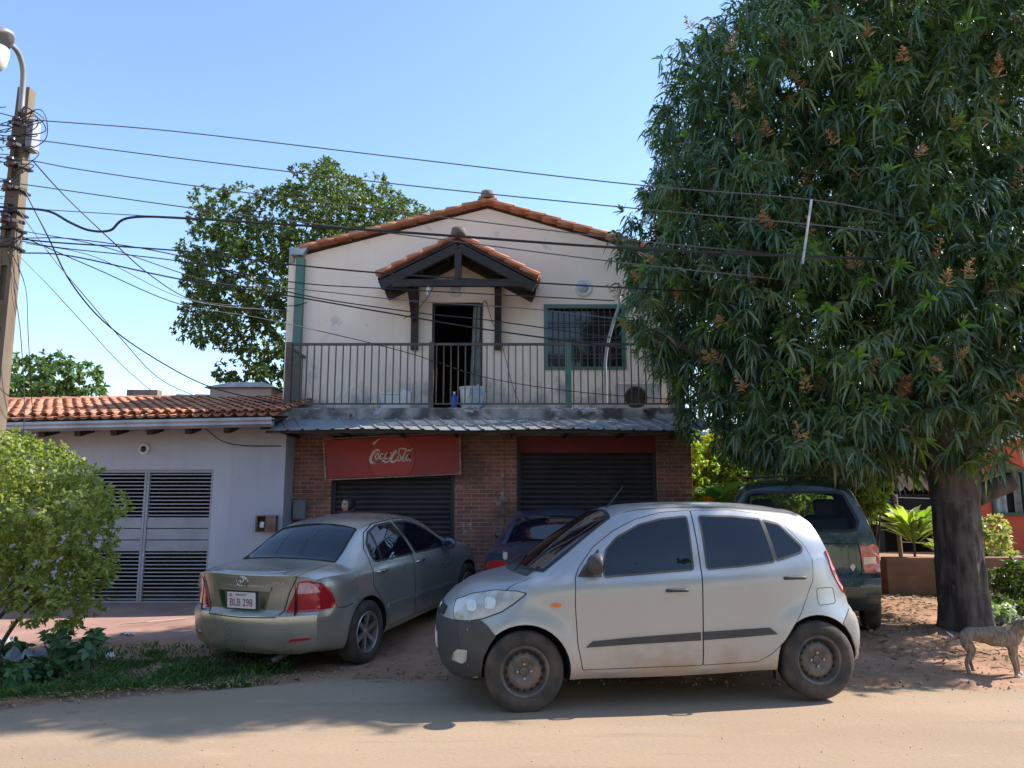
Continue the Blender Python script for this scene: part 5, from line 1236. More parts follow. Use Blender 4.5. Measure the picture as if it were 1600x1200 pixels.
for x in (.0,1.0): MB().tube([(x,-.56,1.70),(x,0,1.715),(x,.56,1.70)],.009,8).build('roof_crossbar',TB,van)
c.line('tailgate_seam','rear',[(.60,1.0),(.625,.85),(.62,.58),(.58,.555),(-.58,.555),(-.62,.58),(-.625,.85),(-.60,1.0)],.010,.0015,M['seam'])
c.line('tailgate_crease','rear',[(.6,.985),(-.6,.985)],.014,.001,M['seam'])
c.patch('oval_sticker','rear',[(-.51,.745),(-.515,.765),(-.535,.775),(-.555,.765),(-.56,.745),(-.535,.70)],.005,M['signwhite'],step=.02)
c.patch('number_plate','rear',[(-.17,.70),(-.17,.83),(.17,.83),(.17,.70)],.012,M['plate'])
# interior cavity
def solid(mb,mi=1):
    bmesh.ops.recalc_face_normals(mb.bm,faces=mb.bm.faces); me=bpy.data.meshes.new('cut'); mb.bm.to_mesh(me); mb.bm.free(); me.materials.append(M['vgreen']); me.materials.append(M['well'])
    for p in me.polygons: p.material_index=mi
    o=bpy.data.objects.new('cut',me); COL.objects.link(o); return o
mb=MB(); prev=None
for x,wb_,wt_,z0,z1 in ((-.56,.62,.50,.75,1.53),(-.3,.70,.53,.5,1.58),(1.4,.74,.55,.5,1.58),(2.0,.72,.60,.5,1.27),(2.35,.70,.66,.5,1.02)):
    r_=[mb.bm.verts.new(p) for p in ((x,-wb_,z0),(x,-wb_,1.05 if z1>1.1 else .9),(x,-wt_,z1),(x,wt_,z1),(x,wb_,1.05 if z1>1.1 else .9),(x,wb_,z0))]
    if prev:
        for i in range(6): mb.bm.faces.new((prev[i],prev[(i+1)%6],r_[(i+1)%6],r_[i]))
    else: mb.bm.faces.new(r_)
    prev=r_
mb.bm.faces.new(prev[::-1]); cav=solid(mb)
def prism_axis(poly,ax,a,b):
    mb=MB(); V1=[];V2=[]
    for (p,q) in poly:
        if ax=='x': V1.append(mb.bm.verts.new((a,p,q)));V2.append(mb.bm.verts.new((b,p,q)))
        else: V1.append(mb.bm.verts.new((p,q,a)));V2.append(mb.bm.verts.new((p,q,b)))
    n=len(V1); mb.bm.faces.new(V1); mb.bm.faces.new(V2[::-1])
    for k in range(n): mb.bm.faces.new((V1[k],V2[k],V2[(k+1)%n],V1[(k+1)%n]))
    return solid(mb)
c.finish([cav,prism_axis(rnd_poly(grow(RG,-.008),.03),'x',-1.2,-.4),prism_axis(grow(WG,-.01),'z',.95,2)])
st=mat('dark_seat_fabric',(.05,.05,.055),.95)
for (x,ys) in ((-.0,(-.35,.35)),(1.0,(-.38,.38))):
    for y in ys:
        MB().box(x-.06,x+.08,y-.24,y+.24,.55,1.22,.05).box(x-.03,x+.05,y-.13,y+.13,1.24,1.42,.04).build('seat_back',st,van,smooth=False)
for x in (0,2.6):
    for sd in (1,-1): wheel(van,x,sd*.745,sd,.305,.19,'steel',.19)
# ================================================================ VEGETATION
def unit(v): return v/np.maximum(np.linalg.norm(v,axis=-1,keepdims=True),1e-6)
def leaves(name,B,D,N,L,Wd,m,parent=None,droop=.35,fold=.15,shape=(.35,.75,1.0,.72)):
    """B base points, D leaf directions, N rough normals, L lengths, Wd widths; each leaf a folded, drooping blade"""
    n=len(B); D=unit(D); S_=unit(np.cross(D,N)); U=np.cross(S_,D)
    L=L[:,None];Wd=Wd[:,None]; dn=np.array([0,0,-1.0])
    t1,t2=shape[0],shape[1]
    p0=B; p1=B+D*L*t1+dn*(droop*L*t1**2); p2=B+D*L*t2+dn*(droop*L*t2**2); p3=B+D*L+dn*(droop*L*1.15)
    V=np.stack([p0,p1-S_*Wd*shape[2]/2+U*Wd*fold,p1+S_*Wd*shape[2]/2+U*Wd*fold,p2-S_*Wd*shape[3]/2+U*Wd*fold*.7,p2+S_*Wd*shape[3]/2+U*Wd*fold*.7,p3],1).reshape(-1,3)
    b=np.arange(n)[:,None]*6
    T=np.concatenate([b+np.array([[0,2,1]]),b+np.array([[3,4,5]])]); Q=b+np.array([[1,2,4,3]])
    return mesh_np(name,V,[T,Q],m,parent,smooth=True)
def rosettes(C,A,k,L,W,rs,spread=(.35,1.5),jit=.2,back=.0):
    """k leaves round each twig tip C pointing along A"""
    n=len(C); A=unit(A); ref=np.where(np.abs(A[:,2:3])>.9,[[1.0,0,0]],[[0,0,1.0]]); u=unit(np.cross(A,ref)); v=np.cross(A,u)
    ph=(np.arange(k)[None,:]*2.399+rs.rand(n,1)*6.28); el=spread[0]+(spread[1]-spread[0])*rs.rand(n,k)
    d=A[:,None]*np.cos(el)[...,None]+(u[:,None]*np.cos(ph)[...,None]+v[:,None]*np.sin(ph)[...,None])*np.sin(el)[...,None]
    d=d+rs.randn(n,k,3)*jit; B=C[:,None]+A[:,None]*(-(back*rs.rand(n,k)))[...,None]
    Nn=A[:,None]+rs.randn(n,k,3)*.35
    Ls=L*(.65+.6*rs.rand(n,k)); Ws=W*(.75+.5*rs.rand(n,k))
    return B.reshape(-1,3),d.reshape(-1,3),Nn.reshape(-1,3),Ls.ravel(),Ws.ravel()
def limb_mesh(name,segs,m,parent,n=10):
    mb=MB()
    for pts,r0,r1 in segs:
        P=catmull(pts,5); N_=len(P); mb.tube(P,[r0+(r1-r0)*(i/(N_-1))**.8 for i in range(N_)],n)
    return mb.build(name,m,parent,smooth=True)
def clumps(rs,n,inside,lo,hi,tries=40000):
    out=[]; P=lo+(hi-lo)*rs.rand(tries,3)
    for p in P:
        if inside(p): out.append(p)
        if len(out)>=n: break
    return np.array(out)
# ---- mango tree
MG=(5.35,9.0)
mango=thing('mango_tree','huge dense dark mango tree with pinkish flower sprays filling the right of the picture','tree',(MG[0],MG[1],H(*MG)))
O=np.array([MG[0],MG[1],H(*MG)])
rs=np.random.RandomState(21)
silh=[(0,1150),(60,1085),(110,1045),(170,1018),(260,1015),(330,985),(400,968),(470,975),(540,1005),(580,1050),(640,1085),(690,1095),(720,1170),(745,1240)]
YC=10.3
def leftX(z):
    # left limit of the crown at height z, read at depth YC
    zz=[at(800,py,YC).z for py,px in silh][::-1]; xx=[at(px,py,YC).x for py,px in silh][::-1]
    return np.interp(z,zz+[9.6,10.6],xx+[xx[-1]+.5,xx[-1]+2.4])
ztop=9.7
def under(x):  # underside height of the foliage
    return np.interp(x,[1.5,2.6,3.2,4.2,5.2,5.9,6.6,7.4,9],[3.4,2.55,2.2,1.95,1.9,2.45,2.9,3.0,3.0])
def crown_axes(z):
    xl=leftX(z); xc=5.7; return xc,xc-xl
def inside_mango(p,sh=0):
    x,y,z=p
    if z>ztop or z<under(x)+.22: return False
    xc,ra=crown_axes(z); ra=ra-sh
    rr=2.5 if x>xc else ra
    rr=max(rr-sh*(x>xc),.3); ry=(2.45 if z<7.5 else 2.45-.5*(z-7.5))-sh
    q=((x-xc)/rr)**2+((y-10.35)/max(ry,.3))**2
    return q+.75*noise.noise(Vector((x*.62,y*.62+7,z*.62)))*(1.5 if x>5.0 else 1.0 if x>3.4 else .12)<1.0
lo=np.array([1,8.0,1.8]);hi=np.array([9.8,13.4,10.8])
Pc=lo+(hi-lo)*rs.rand(90000,3); ins=np.array([inside_mango(p,.24) for p in Pc]); core=np.array([inside_mango(p,1.7) for p in Pc])
sel=Pc[ins&~core]
# poisson-like thinning into clump centres
cl=[]
for p in sel:
    if all((p[0]-q[0])**2+(p[1]-q[1])**2+(p[2]-q[2])**2>.40**2 for q in cl): cl.append(p)
    if len(cl)>1250: break
cl=np.array(cl); ctr=np.array([6.0,10.75,5.6])
def crown(rs,cl,ctr,nr,rc,outward=.75,up=.35,keep=None):
    C=[];A=[]
    for q in cl:
        r=rc*(.7+.6*rs.rand()); d=unit(rs.randn(nr,3)); base=unit((q-ctr)*np.array([1,1,.7])[None,:])[0] if q.ndim==1 else None
        base=(q-ctr)*np.array([1,1,.7]); base=base/np.linalg.norm(base)
        d=unit(d+base*outward); c=q+d*r*np.array([1,1,.75]); C.append(c);A.append(unit(d+np.array([0,0,up])))
    return np.concatenate(C),np.concatenate(A)
C,A=crown(rs,cl,ctr,11,.44)
okm=np.array([c[1]>7.92 and c[2]>under(c[0])-.25 for c in C]); C=C[okm];A=A[okm]
print('mango rosettes',len(C))
B_,D_,N_,L_,W_=rosettes(C,A,14,.185,.031,rs,spread=(.35,2.0),jit=.5,back=.22)
mleaf=leafmat('mango_leaf',(.040,.088,.046),(.085,.145,.065),.30,.36,(.19,.24,.07),spec=.8,age=((.13,.19,.07),.9))
leaves('crown',B_-O,D_,N_,L_,W_,mleaf,mango,droop=.62)
# young outer sprays, sunlit glimpses put into their paler colour + flower panicles
front=(C[:,1]<9.6); pick=np.where(front|(rs.rand(len(C))<.3))[0]; pick=pick[rs.permutation(len(pick))][:1400]
Cn=C[pick[:500]];An=A[pick[:500]]; b,d,nn,l,w_=rosettes(Cn+An*.06,An,9,.19,.036,rs,spread=(.2,1.1))
leaves('lit_young_growth',b-O,d,nn,l,w_,leafmat('lit_young_mango_leaf',(.10,.20,.035),(.17,.26,.05),.35,.45),mango,droop=.25)
def panicle(C,A,rs,name,m,parent,O,h=.23,k=38):
    n=len(C); t=rs.rand(n,k); Lh=h*(.7+.6*rs.rand(n,1)); base=C[:,None]+A[:,None]*(t*Lh)[...,None]
    rad=(1-t)*.09+.015; d=rs.randn(n,k,3); d=unit(d-A[:,None]*(d*A[:,None]).sum(-1,keepdims=True)+A[:,None]*.4)
    return leaves(name,(base).reshape(-1,3)-O,d.reshape(-1,3),rs.randn(n*k,3),(rad*1.2).ravel(),np.full(n*k,.015),m,parent,droop=.02)
pc=pick[500:850]; Ap=unit(A[pc]+np.array([0,0,.9]))
panicle(C[pc]+Ap*.05,Ap,rs,'flower_panicles',leafmat('mango_flower',(.34,.15,.10),(.50,.30,.18),.8,.35,(.42,.12,.09)),mango,O)
bark=mat('rough_dark_bark',(.045,.034,.031),.95,col2=(.105,.085,.076),scale=11,lo=.38,hi=.62,bump=1.0,bscale=22,stretch=(1,1,.3)); layer(bark,(.02,.015,.014),16,.55,.66,stretch=(1,1,.22),amount=.5); layer(bark,(.16,.15,.15),9,.6,.7,amount=.6)
g=H(*MG)
mb=MB(); prof=[(-.25,.36),(0,.315),(.12,.29),(.35,.275),(.8,.265),(1.3,.255),(1.7,.28),(2.0,.33),(2.4,.32)]
rings=[]; nk=64
pp=catmull([(h,r,0) for h,r in prof],9)
for v in pp:
    h,r=v.x,v.y; ring=[]
    for k in range(nk):
        a=2*math.pi*k/nk; rr=r*(1+.06*noise.noise(Vector((math.cos(a)*2,math.sin(a)*2,h*2.2)))+.05*noise.noise(Vector((math.cos(a)*7,math.sin(a)*7,h*4)))+.05*math.sin(3*a+h)+.035*math.sin(5*a-h*2)+.07*math.exp(-max(h,0)*4)*math.sin(6*a+1))+.012*noise.noise(Vector((math.cos(a)*3,math.sin(a)*3,h*5)))
        ring.append(mb.bm.verts.new((rr*math.cos(a)*.95-.13+h*.0,rr*math.sin(a),h)))
    rings.append(ring)
for a,b in zip(rings,rings[1:]):
    for k in range(nk): mb.bm.faces.new((a[k],a[(k+1)%nk],b[(k+1)%nk],b[k]))
mb.build('trunk',bark,mango,smooth=True)
V3=lambda *a:Vector(a)
segs=[([(-.1,0,2.0),(-.4,.5,3.0),(-1.2,1.0,4.3),(-2.2,1.4,5.6)],.24,.06),([(-.05,.1,2.1),(.2,.9,3.6),(.3,1.6,5.6),(.2,1.8,8.2)],.28,.06),([(.0,0,2.0),(.7,.7,3.2),(1.7,1.5,4.6),(2.8,1.9,6.2)],.24,.06),
 ([(-.2,.1,1.9),(-1.2,.5,2.6),(-2.4,.8,3.2),(-3.4,1.1,3.7)],.17,.04),([(.1,.0,1.50),(.38,-.05,1.62),(.52,-.1,1.68)],.13,.10),([(.1,.2,2.0),(1.2,.3,2.8),(2.4,.5,3.6)],.15,.04),([(-.1,.5,3.2),(-.3,-.2,4.5),(-.5,-.2,6.0)],.12,.03),([(.2,1.2,5),(-1,1.2,6.6),(-1.8,1.4,8)],.12,.03),([(.3,1.4,5.2),(1.4,1.4,7),(1.8,1.5,8.6)],.12,.03)]
rb=random.Random(3)
for k in range(60):
    q=cl[rb.randrange(len(cl))]-O; s0=Vector((rb.uniform(-.8,.8),1.2+rb.uniform(-.5,.5),max(2.4,q[2]-1.6))); segs.append(([s0,s0.lerp(Vector(q),.5)+Vector((0,0,.15)),Vector(q)],.035,.012))
limb_mesh('limbs',segs,bark,mango,8)
# ---- generic round-leaf tree
def broad_tree(name,label,loc,cl,rc,nr,k,L,W,m,trunk,seed,up=.25,droop=.15,outward=.6,wd=.4):
    rs=np.random.RandomState(seed); O=np.array(loc); t=thing(name,label,'tree',loc); cl=np.array(cl); ctr=cl.mean(0)
    C,A=crown(rs,cl,ctr,nr,rc,outward,up); b,d,n,l,w_=rosettes(C,A,k,L,W,rs,spread=(.4,1.6),jit=.3,back=.12)
    leaves('crown',b-O,d,n,l,w_,m,t,droop=droop,shape=(.3,.7,1.0,.8)); limb_mesh('trunk',trunk,bark,t,8); return t
def ell_clumps(els,n,mind,seed):
    rs=np.random.RandomState(seed); out=[]
    for _ in range(40000):
        c,r=els[rs.randint(len(els))]; d=unit(rs.randn(3)); p=np.array(c)+d*np.array(r)*(.55+.45*rs.rand()**.5)
        if all(((p-q)**2).sum()>mind**2 for q in out): out.append(p)
        if len(out)>=n: break
    return out
def E(px,py,Y,rpx,rpy,ry): 
    c=at(px,py,Y); k=Y/F; return ((c.x,c.y,c.z),(rpx*k,ry,rpy*k))
bl1=leafmat('back_tree_leaf',(.045,.08,.025),(.10,.14,.04),.45,.38,(.24,.25,.08))
els=[E(400,430,19,100,85,1.8),E(500,350,19.5,85,70,1.8),E(560,360,20.5,90,75,2),E(370,350,19,60,45,1.2),E(355,505,18.5,60,35,1.2),E(450,540,19,45,60,1.2),E(620,370,21,60,55,1.5),E(510,275,20,20,22,.5),E(405,585,18.8,50,28,1),E(530,450,20,60,80,1.5)]
broad_tree('leafy_tree','large broad-leaved tree rising behind the left edge of the two-storey house','x' and (at(520,600,20).x,20,0.2),ell_clumps(els,400,.55,4),.42,30,9,.105,.045,bl1,
  [([(0,0,-.3),(.1,0,2.5),(0,0,4.5),(.3,0,7)],.28,.1),([(0,0,3),(-1,-.3,5),(-2.2,-.6,6.6),(-3,-.8,7.5)],.16,.04),([(0,0,3.5),(1,.3,5.6),(1.6,.5,8.2)],.14,.04),([(0,0,3),(-1.2,-.4,4),(-2.2,-.8,5)],.12,.04)],7)
t=broad_tree('round_tree','small rounded green tree beyond the tiled roof at the far left behind the pole',(at(70,600,27).x,27,.2),ell_clumps([E(75,600,27,66,38,1.6),E(40,620,27,40,30,1.3)],90,.6,5),.5,12,9,.22,.10,leafmat('round_tree_leaf',(.05,.10,.03),(.11,.17,.05),.4,.3),
  [([(0,0,-.3),(.1,0,2),(0,0,4.5)],.2,.06)],8)
# bare twiggy tree top behind roof
tw=thing('bare_twig_tree','tiny sparse twiggy treetop showing over the tiled roof left of the tank housing','tree',(at(240,612,24).x,24,.2))
sg_=[([(0,0,-.3),(0,0,2.5),(.05,0,3.9)],.08,.03)]
rb=random.Random(5)
for k in range(14): a=rb.uniform(-1.3,1.3); sg_.append(([(0,0,3.7+rb.random()*.3),(a*.25,0,4.1),(a*.55,rb.uniform(-.2,.2),4.2+rb.random()*.25)],.012,.005))
limb_mesh('trunk',sg_,bark,tw,5)
rs=np.random.RandomState(6); n=160; b=np.stack([rs.randn(n)*.35,rs.randn(n)*.15,4.15+rs.rand(n)*.35],-1); leaves('crown',b,rs.randn(n,3),rs.randn(n,3),np.full(n,.11),np.full(n,.04),bl1,tw)
# ---- citrus bush front left
YBs=7.6
els=[E(60,800,7.6,105,80,.7),E(125,800,7.4,58,50,.5),E(30,740,7.7,60,50,.6),E(60,890,7.6,95,55,.6),E(10,870,7.5,60,80,.6),E(95,930,7.6,40,40,.4),E(-60,800,7.6,110,110,.8),E(100,770,7.5,50,40,.4)]
rs=np.random.RandomState(31); loc=(at(0,900,YBs).x-.3,YBs,H(-5.4,YBs)); O2=np.array(loc)
bush=thing('citrus_bush','bright yellow-green small-leaved bush with a few little oranges at the left edge','bush',loc)
cl2=np.array(ell_clumps(els,200,.21,9)); C,A=crown(rs,cl2,cl2.mean(0),17,.19,.5,.3); kp=(C[:,0]<at(170,800,7.4).x+.12*np.sin(C[:,2]*9))&(C[:,1]>6.6); C=C[kp];A=A[kp]
b,d,n,l,w_=rosettes(C,A,9,.052,.026,rs,spread=(.3,1.6),jit=.45,back=.07)
leaves('foliage',b-O2,d,n,l,w_,leafmat('citrus_leaf',(.16,.21,.06),(.32,.35,.11),.4,.45,(.52,.50,.22)),bush,droop=.12,shape=(.3,.7,1,.85))
limb_mesh('stems',[([(0,0,-.1),(.1*k-.3,0,.5),(.28*k-.9,.05*k,1.2)],.03,.01) for k in range(7)]+[([(0.2,0,-.1),(.5,0,.5),(.9,0,.9)],.03,.01)],bark,bush,7)
ofm=mat('small_orange_fruit',(.60,.25,.03),.5)
for k in rs.permutation(len(C))[:9]: MB().ico(C[k]-O2,.017,2).build('fruit',ofm,bush,smooth=True)
# ---- verge grass and weeds
def scatter(fn,n,rs,box):
    x=box[0]+(box[1]-box[0])*rs.rand(n);y=box[2]+(box[3]-box[2])*rs.rand(n); k=fn(x,y,rs.rand(n)); return x[k],y[k]
rs=np.random.RandomState(41)
def verge(x,y,r):
    lo_=edge(x)+.12+.15*np.sin(x*4); hi_=8.75+.15*np.sin(x*1.3)+(x+6)*.10
    dens=np.clip((-2.15-x)/.7,0,1)*(.30+1.1*vnoise(x,y,.5,8))
    return (y>lo_)&(y<hi_)&(x<-2.0)&(r<dens*np.where(vnoise(x,y,.28,12)>.46,1,.15))&(y>lo_+.35*vnoise(x,y,.2,15)-.1)
x,y=scatter(verge,95000,rs,(-9,-1.9,5.6,9.2)); n=len(x); z=hN(x,y)
a=rs.rand(n)*6.28; D=np.stack([np.cos(a)*.5,np.sin(a)*.5,.6+.6*rs.rand(n)],-1)
gr=leaves('grass',np.stack([x,y,z],-1),D,rs.randn(n,3),.05+.15*rs.rand(n)*vnoise(x,y,.4,9)*1.6,.009+.007*rs.rand(n),leafmat('verge_grass',(.035,.085,.020),(.085,.145,.035),.6,.3,(.22,.19,.08)),droop=.3)
tag(gr,'short green verge grass between the road and the reddish pavement','grass',kind='stuff')
def weed(px,py,h,n,L,W,label,m,seed,spread=.18,name='weed_plant',cat='weed'):
    rs=np.random.RandomState(seed); p=at(px,py,Z=-.05); g=H(p.x,p.y); O=np.array([p.x,p.y,g]); t=thing(name,label,cat,tuple(O))
    ns=9; st=[]; Cc=[];Aa=[]
    for k in range(ns):
        a=rs.rand()*6.28; r=spread*rs.rand()**.5; tip=Vector((math.cos(a)*r,math.sin(a)*r,h*(.6+.5*rs.rand()))); st.append(([(0,0,-.02),tuple(tip*.5+Vector((0,0,.03))),tuple(tip)],.006,.003))
        for q in (.45,.7,1): Cc.append(np.array(tip)*q);Aa.append(np.array([math.cos(a)*.5,math.sin(a)*.5,1.0]))
    limb_mesh('stems',st,m,t,5); b,d,nn,l,w_=rosettes(np.array(Cc),np.array(Aa),n,L,W,rs,spread=(.6,1.6)); leaves('foliage',b,d,nn,l,w_,m,t,droop=.25,shape=(.3,.7,1,.8)); return t
wm=leafmat('weed_leaf',(.035,.095,.035),(.07,.14,.05),.5,.3); wm2=leafmat('pale_weed_leaf',(.08,.15,.08),(.12,.2,.11),.5,.3)
weed(120,1040,.34,7,.14,.065,'broad-leaved grey-green weed clump in the middle of the left verge',wm2,1,.34)
weed(35,1075,.24,7,.10,.05,'low leafy weed at the lower left corner of the verge beside the road',wm,2,.3)
weed(75,1068,.20,6,.10,.05,'small weed right of the corner clump at the verge edge',wm,3,.2)
weed(88,1015,.30,6,.10,.05,'dark weed right of the crumpled cloth under the bush',wm,4,.22)
weed(15,1030,.2,6,.09,.05,'small weed growing left of the crumpled pale cloth',wm,6,.2)
# litter
rs=np.random.RandomState(51)
def crumple(px,py,w_,d_,h_,label,m,seed,name,cat,z0=-.05,dz=.02):
    rs=np.random.RandomState(seed); p=at(px,py,Z=z0); g=H(p.x,p.y); n=16; u,v=np.meshgrid(np.linspace(-1,1,n),np.linspace(-1,1,n))
    r=1-.12*rs.rand(n,n); X_=u*w_/2*r; Y_=v*d_/2*r; Z_=dz+h_*np.abs(np.sin(u*3.1+rs.rand()*6)*np.cos(v*2.7+u*2))*(1-.5*(u*u+v*v)/2)+rs.rand(n,n)*h_*.35
    k=(u*u+v*v*1.1+.25*np.sin(5*np.arctan2(v,u)))<1.15; V=np.stack([X_+p.x,Y_+p.y,Z_+g],-1).reshape(-1,3); idx=np.arange(n*n).reshape(n,n)
    kk=k[:-1,:-1]&k[1:,1:]&k[1:,:-1]&k[:-1,1:]; Q=np.stack([idx[:-1,:-1],idx[:-1,1:],idx[1:,1:],idx[1:,:-1]],-1)[kk]
    o=mesh_np(name,V,[Q],m); tag(o,label,cat); return o
cm_=mat('pale_lilac_cloth',(.42,.42,.50),.9,col2=(.3,.3,.36),scale=8)
crumple(32,1042,.50,.42,.17,'crumpled pale lilac cloth lying in the weeds at the left edge','x' and cm_,1,'discarded_cloth','cloth')
crumple(5,1010,.34,.28,.10,'grey crumpled bag under the bush at the very left edge',mat('grey_bag',(.3,.29,.32),.8),2,'discarded_bag','bag')
crumple(171,1030,.10,.10,.05,'small bright white crumpled cup in the middle of the grass verge',mat('bright_paper',(.75,.78,.82),.7),3,'paper_cup','litter',dz=.05)
crumple(200,994,.20,.10,.03,'flat white scrap of paper at the back edge of the verge near the pavement',mat('dull_paper',(.5,.5,.5),.8),4,'paper_scrap','litter',dz=.03)
crumple(307,1070,.06,.05,.015,'tiny light blue wrapper at the road edge behind the saloon',mat('blue_wrapper',(.15,.35,.55),.5),5,'wrapper','litter')
mb=MB(); mb.tube([at(187,975,Z=.0),at(230,973,Z=.0)+Vector((0,0,.01)),at(292,966,Z=.0)],.008,6); tag(mb.build('pale_stick',mat('pale_bamboo',(.45,.36,.28),.8)),'long thin pale stick lying on the reddish pavement','stick')
# fallen leaves along the road edge and under the tree
x1=rs.uniform(-5,-1.6,900); y1=edge(x1)+rs.randn(900)*.06+.05+.05*np.sin(x1*3)
x2=rs.uniform(3.6,8,2600); y2=7.3+(rs.rand(2600)**.8)*4.3
x3=rs.uniform(-3,4,300); y3=rs.uniform(6.9,9,300)
x=np.concatenate([x1,x2,x3]);y=np.concatenate([y1,y2,y3]); n=len(x); z=np.maximum(hN(x,y),np.where(y<edge(x)+.2,.008,-9))+.022
a=rs.rand(n)*6.28; D=np.stack([np.cos(a),np.sin(a),rs.randn(n)*.18],-1); Nn=np.stack([rs.randn(n)*.4,rs.randn(n)*.4,np.ones(n)],-1)
fl=leaves('fallen_leaves',np.stack([x,y,z],-1),D,Nn,np.where(np.arange(n)<900,.035,.08)*(.6+.8*rs.rand(n)),np.where(np.arange(n)<900,.016,.026)*(.7+.6*rs.rand(n)),leafmat('dry_leaf',(.30,.19,.08),(.16,.085,.045),.8,.1,(.45,.34,.17)),droop=.0)
tag(fl,'dry fallen leaves scattered along the road edge and under the tree','fallen leaves',kind='stuff')
# pebbles / clods of dirt on the bare verge
n=2600; x=rs.uniform(-5,7,n); y=np.where((np.arange(n)<1500)&(x>-2.8),edge(x)+rs.rand(n)**1.5*3.5+.02,edge(x)-rs.rand(n)**2*3.2); z=np.where(y<edge(x),.004,hN(x,y)); s_=(.006+.016*rs.rand(n)**3)*np.where(y<edge(x)-.15,.42,1)
T=unit(np.array([[1,0,-.5],[-.5,.87,-.5],[-.5,-.87,-.5],[0,0,1],[.4,.7,.5]])); V=(np.stack([x,y,z+s_*.3],-1)[:,None]+T[None]*s_[:,None,None]*(.7+.6*rs.rand(n,5,1))).reshape(-1,3); b=np.arange(n)[:,None]*5
Fp=np.concatenate([b+np.array([q]) for q in ([0,4,3],[4,1,3],[1,2,3],[2,0,3],[0,1,4],[0,2,1])]); pb=mesh_np('pebbles',V,[Fp],mat('dusty_pebble',(.24,.16,.12),.95,col2=(.36,.28,.22),scale=20)); tag(pb,'small clods and pebbles on the bare red dirt and the road edge','pebbles',kind='stuff')
# ---- garden plants right
def blade_plant(px,py,Y,n,L,W,label,m,seed,up=1.0,name='striped_plant',z=None,droop=.5,cat='plant'):
    rs=np.random.RandomState(seed); p=at(px,py,Y); t=thing(name,label,cat,tuple(p)); a=rs.rand(n)*6.28; e=up*(.4+.9*rs.rand(n))
    D=np.stack([np.cos(a),np.sin(a),e],-1); B0=np.stack([np.cos(a)*.03,np.sin(a)*.03,rs.rand(n)*.25*L],-1)
    leaves('foliage',B0,D,np.tile([[0,0,1.0]],(n,1))+rs.randn(n,3)*.2,L*(.6+.5*rs.rand(n)),W*(.7+.5*rs.rand(n)),m,t,droop=droop,shape=(.35,.7,1.0,.8)); 
    MB().tube([(0,0,-.45),(0,0,.3*L)],.02,6).build('stem',bark,t); return t
yg=leafmat('yellow_green_striped_leaf',(.16,.26,.05),(.42,.46,.16),.4,.4,(.55,.55,.25)); bg_=leafmat('banana_leaf',(.08,.16,.07),(.17,.27,.12),.4,.35,(.32,.38,.2)); gg_=leafmat('garden_leaf',(.10,.17,.03),(.22,.30,.06),.45,.4,(.40,.42,.10))
blade_plant(1428,850,11.75,80,.85,.11,'bright yellow-green striped blade-leaved plant behind the low wall left of the trunk',yg,1,up=1.5,droop=.3)
blade_plant(1470,866,12.0,26,.42,.06,'smaller striped blade-leaved plant tight against the left side of the mango trunk',yg,2,up=1.4,droop=.3)
blade_plant(1122,800,12.6,14,.85,.20,'broad banana-like leaves rising beside the right corner of the brick shop',bg_,3,up=1.6,name='banana_plant',droop=.4)
blade_plant(1098,840,12.2,10,.6,.13,'lower broad-leaved plant hugging the right brick pier',bg_,4,up=1.4,name='banana_plant')
def shrub(label,els,n,mind,rc,nr,k,L,W,m,seed,name='garden_shrub',cat='shrub'):
    cl=np.array(ell_clumps(els,n,mind,seed)); rs=np.random.RandomState(seed); c=cl.mean(0); loc=(c[0],c[1],H(c[0],c[1])); O=np.array(loc); t=thing(name,label,cat,loc)
    C,A=crown(rs,cl,c,nr,rc,.5,.3); kp=C[:,2]>loc[2]; C=C[kp];A=A[kp]; b,d,nn,l,w_=rosettes(C,A,k,L,W,rs,jit=.35,back=.05); leaves('foliage',b-O,d,nn,l,w_,m,t,droop=.2,shape=(.3,.7,1,.85))
    limb_mesh('stems',[([(0,0,-.1),((q-O)*.5).tolist(),(q-O).tolist()],.02,.006) for q in cl[:10]],bark,t,5); return t
shrub('sunlit feathery yellow-green shrub behind the minivan roof',[E(1190,755,13.6,70,50,.7),E(1240,760,13.8,50,40,.6)],110,.22,.22,12,8,.11,.03,gg_,11)
shrub('bright lime shrub filling the gap between brick corner and banana leaves',[E(1092,745,13.6,20,40,.4),E(1105,715,14,30,20,.4)],30,.2,.2,12,8,.09,.045,leafmat('lime_leaf',(.20,.30,.04),(.34,.42,.08),.4,.45),12)
shrub('tall yellow-leaved croton with orange tips above the banana leaves',[E(1140,710,14.2,45,24,.5),E(1180,700,14.2,40,25,.5)],50,.22,.22,10,8,.16,.045,leafmat('croton_leaf',(.45,.38,.05),(.30,.34,.07),.4,.4,(.60,.30,.03)),13)
shrub('low dense green shrub at ground level behind the minivan left side',[E(1130,830,12.8,50,60,.5)],60,.2,.2,12,8,.10,.045,gg_,14)
shrub('climbing leafy stems on the thin trunk right of the minivan',[E(1345,760,11.2,30,38,.3),E(1352,700,11.4,45,25,.4)],40,.16,.15,9,8,.11,.05,leafmat('climber_leaf',(.13,.22,.04),(.26,.34,.07),.4,.4),15,name='climbing_plant',cat='plant')
shrub('pale variegated bush in front of the red house right of the trunk',[E(1546,850,12.3,22,38,.3)],26,.16,.14,9,8,.09,.035,leafmat('variegated_leaf',(.28,.32,.12),(.5,.5,.28),.5,.3),16)
shrub('shaded green bush at the right picture edge before the low wall',[E(1600,915,10.6,32,30,.5),E(1580,950,10,30,14,.4)],40,.18,.16,10,8,.10,.03,leafmat('shade_leaf',(.05,.09,.03),(.12,.16,.05),.5,.3),17)
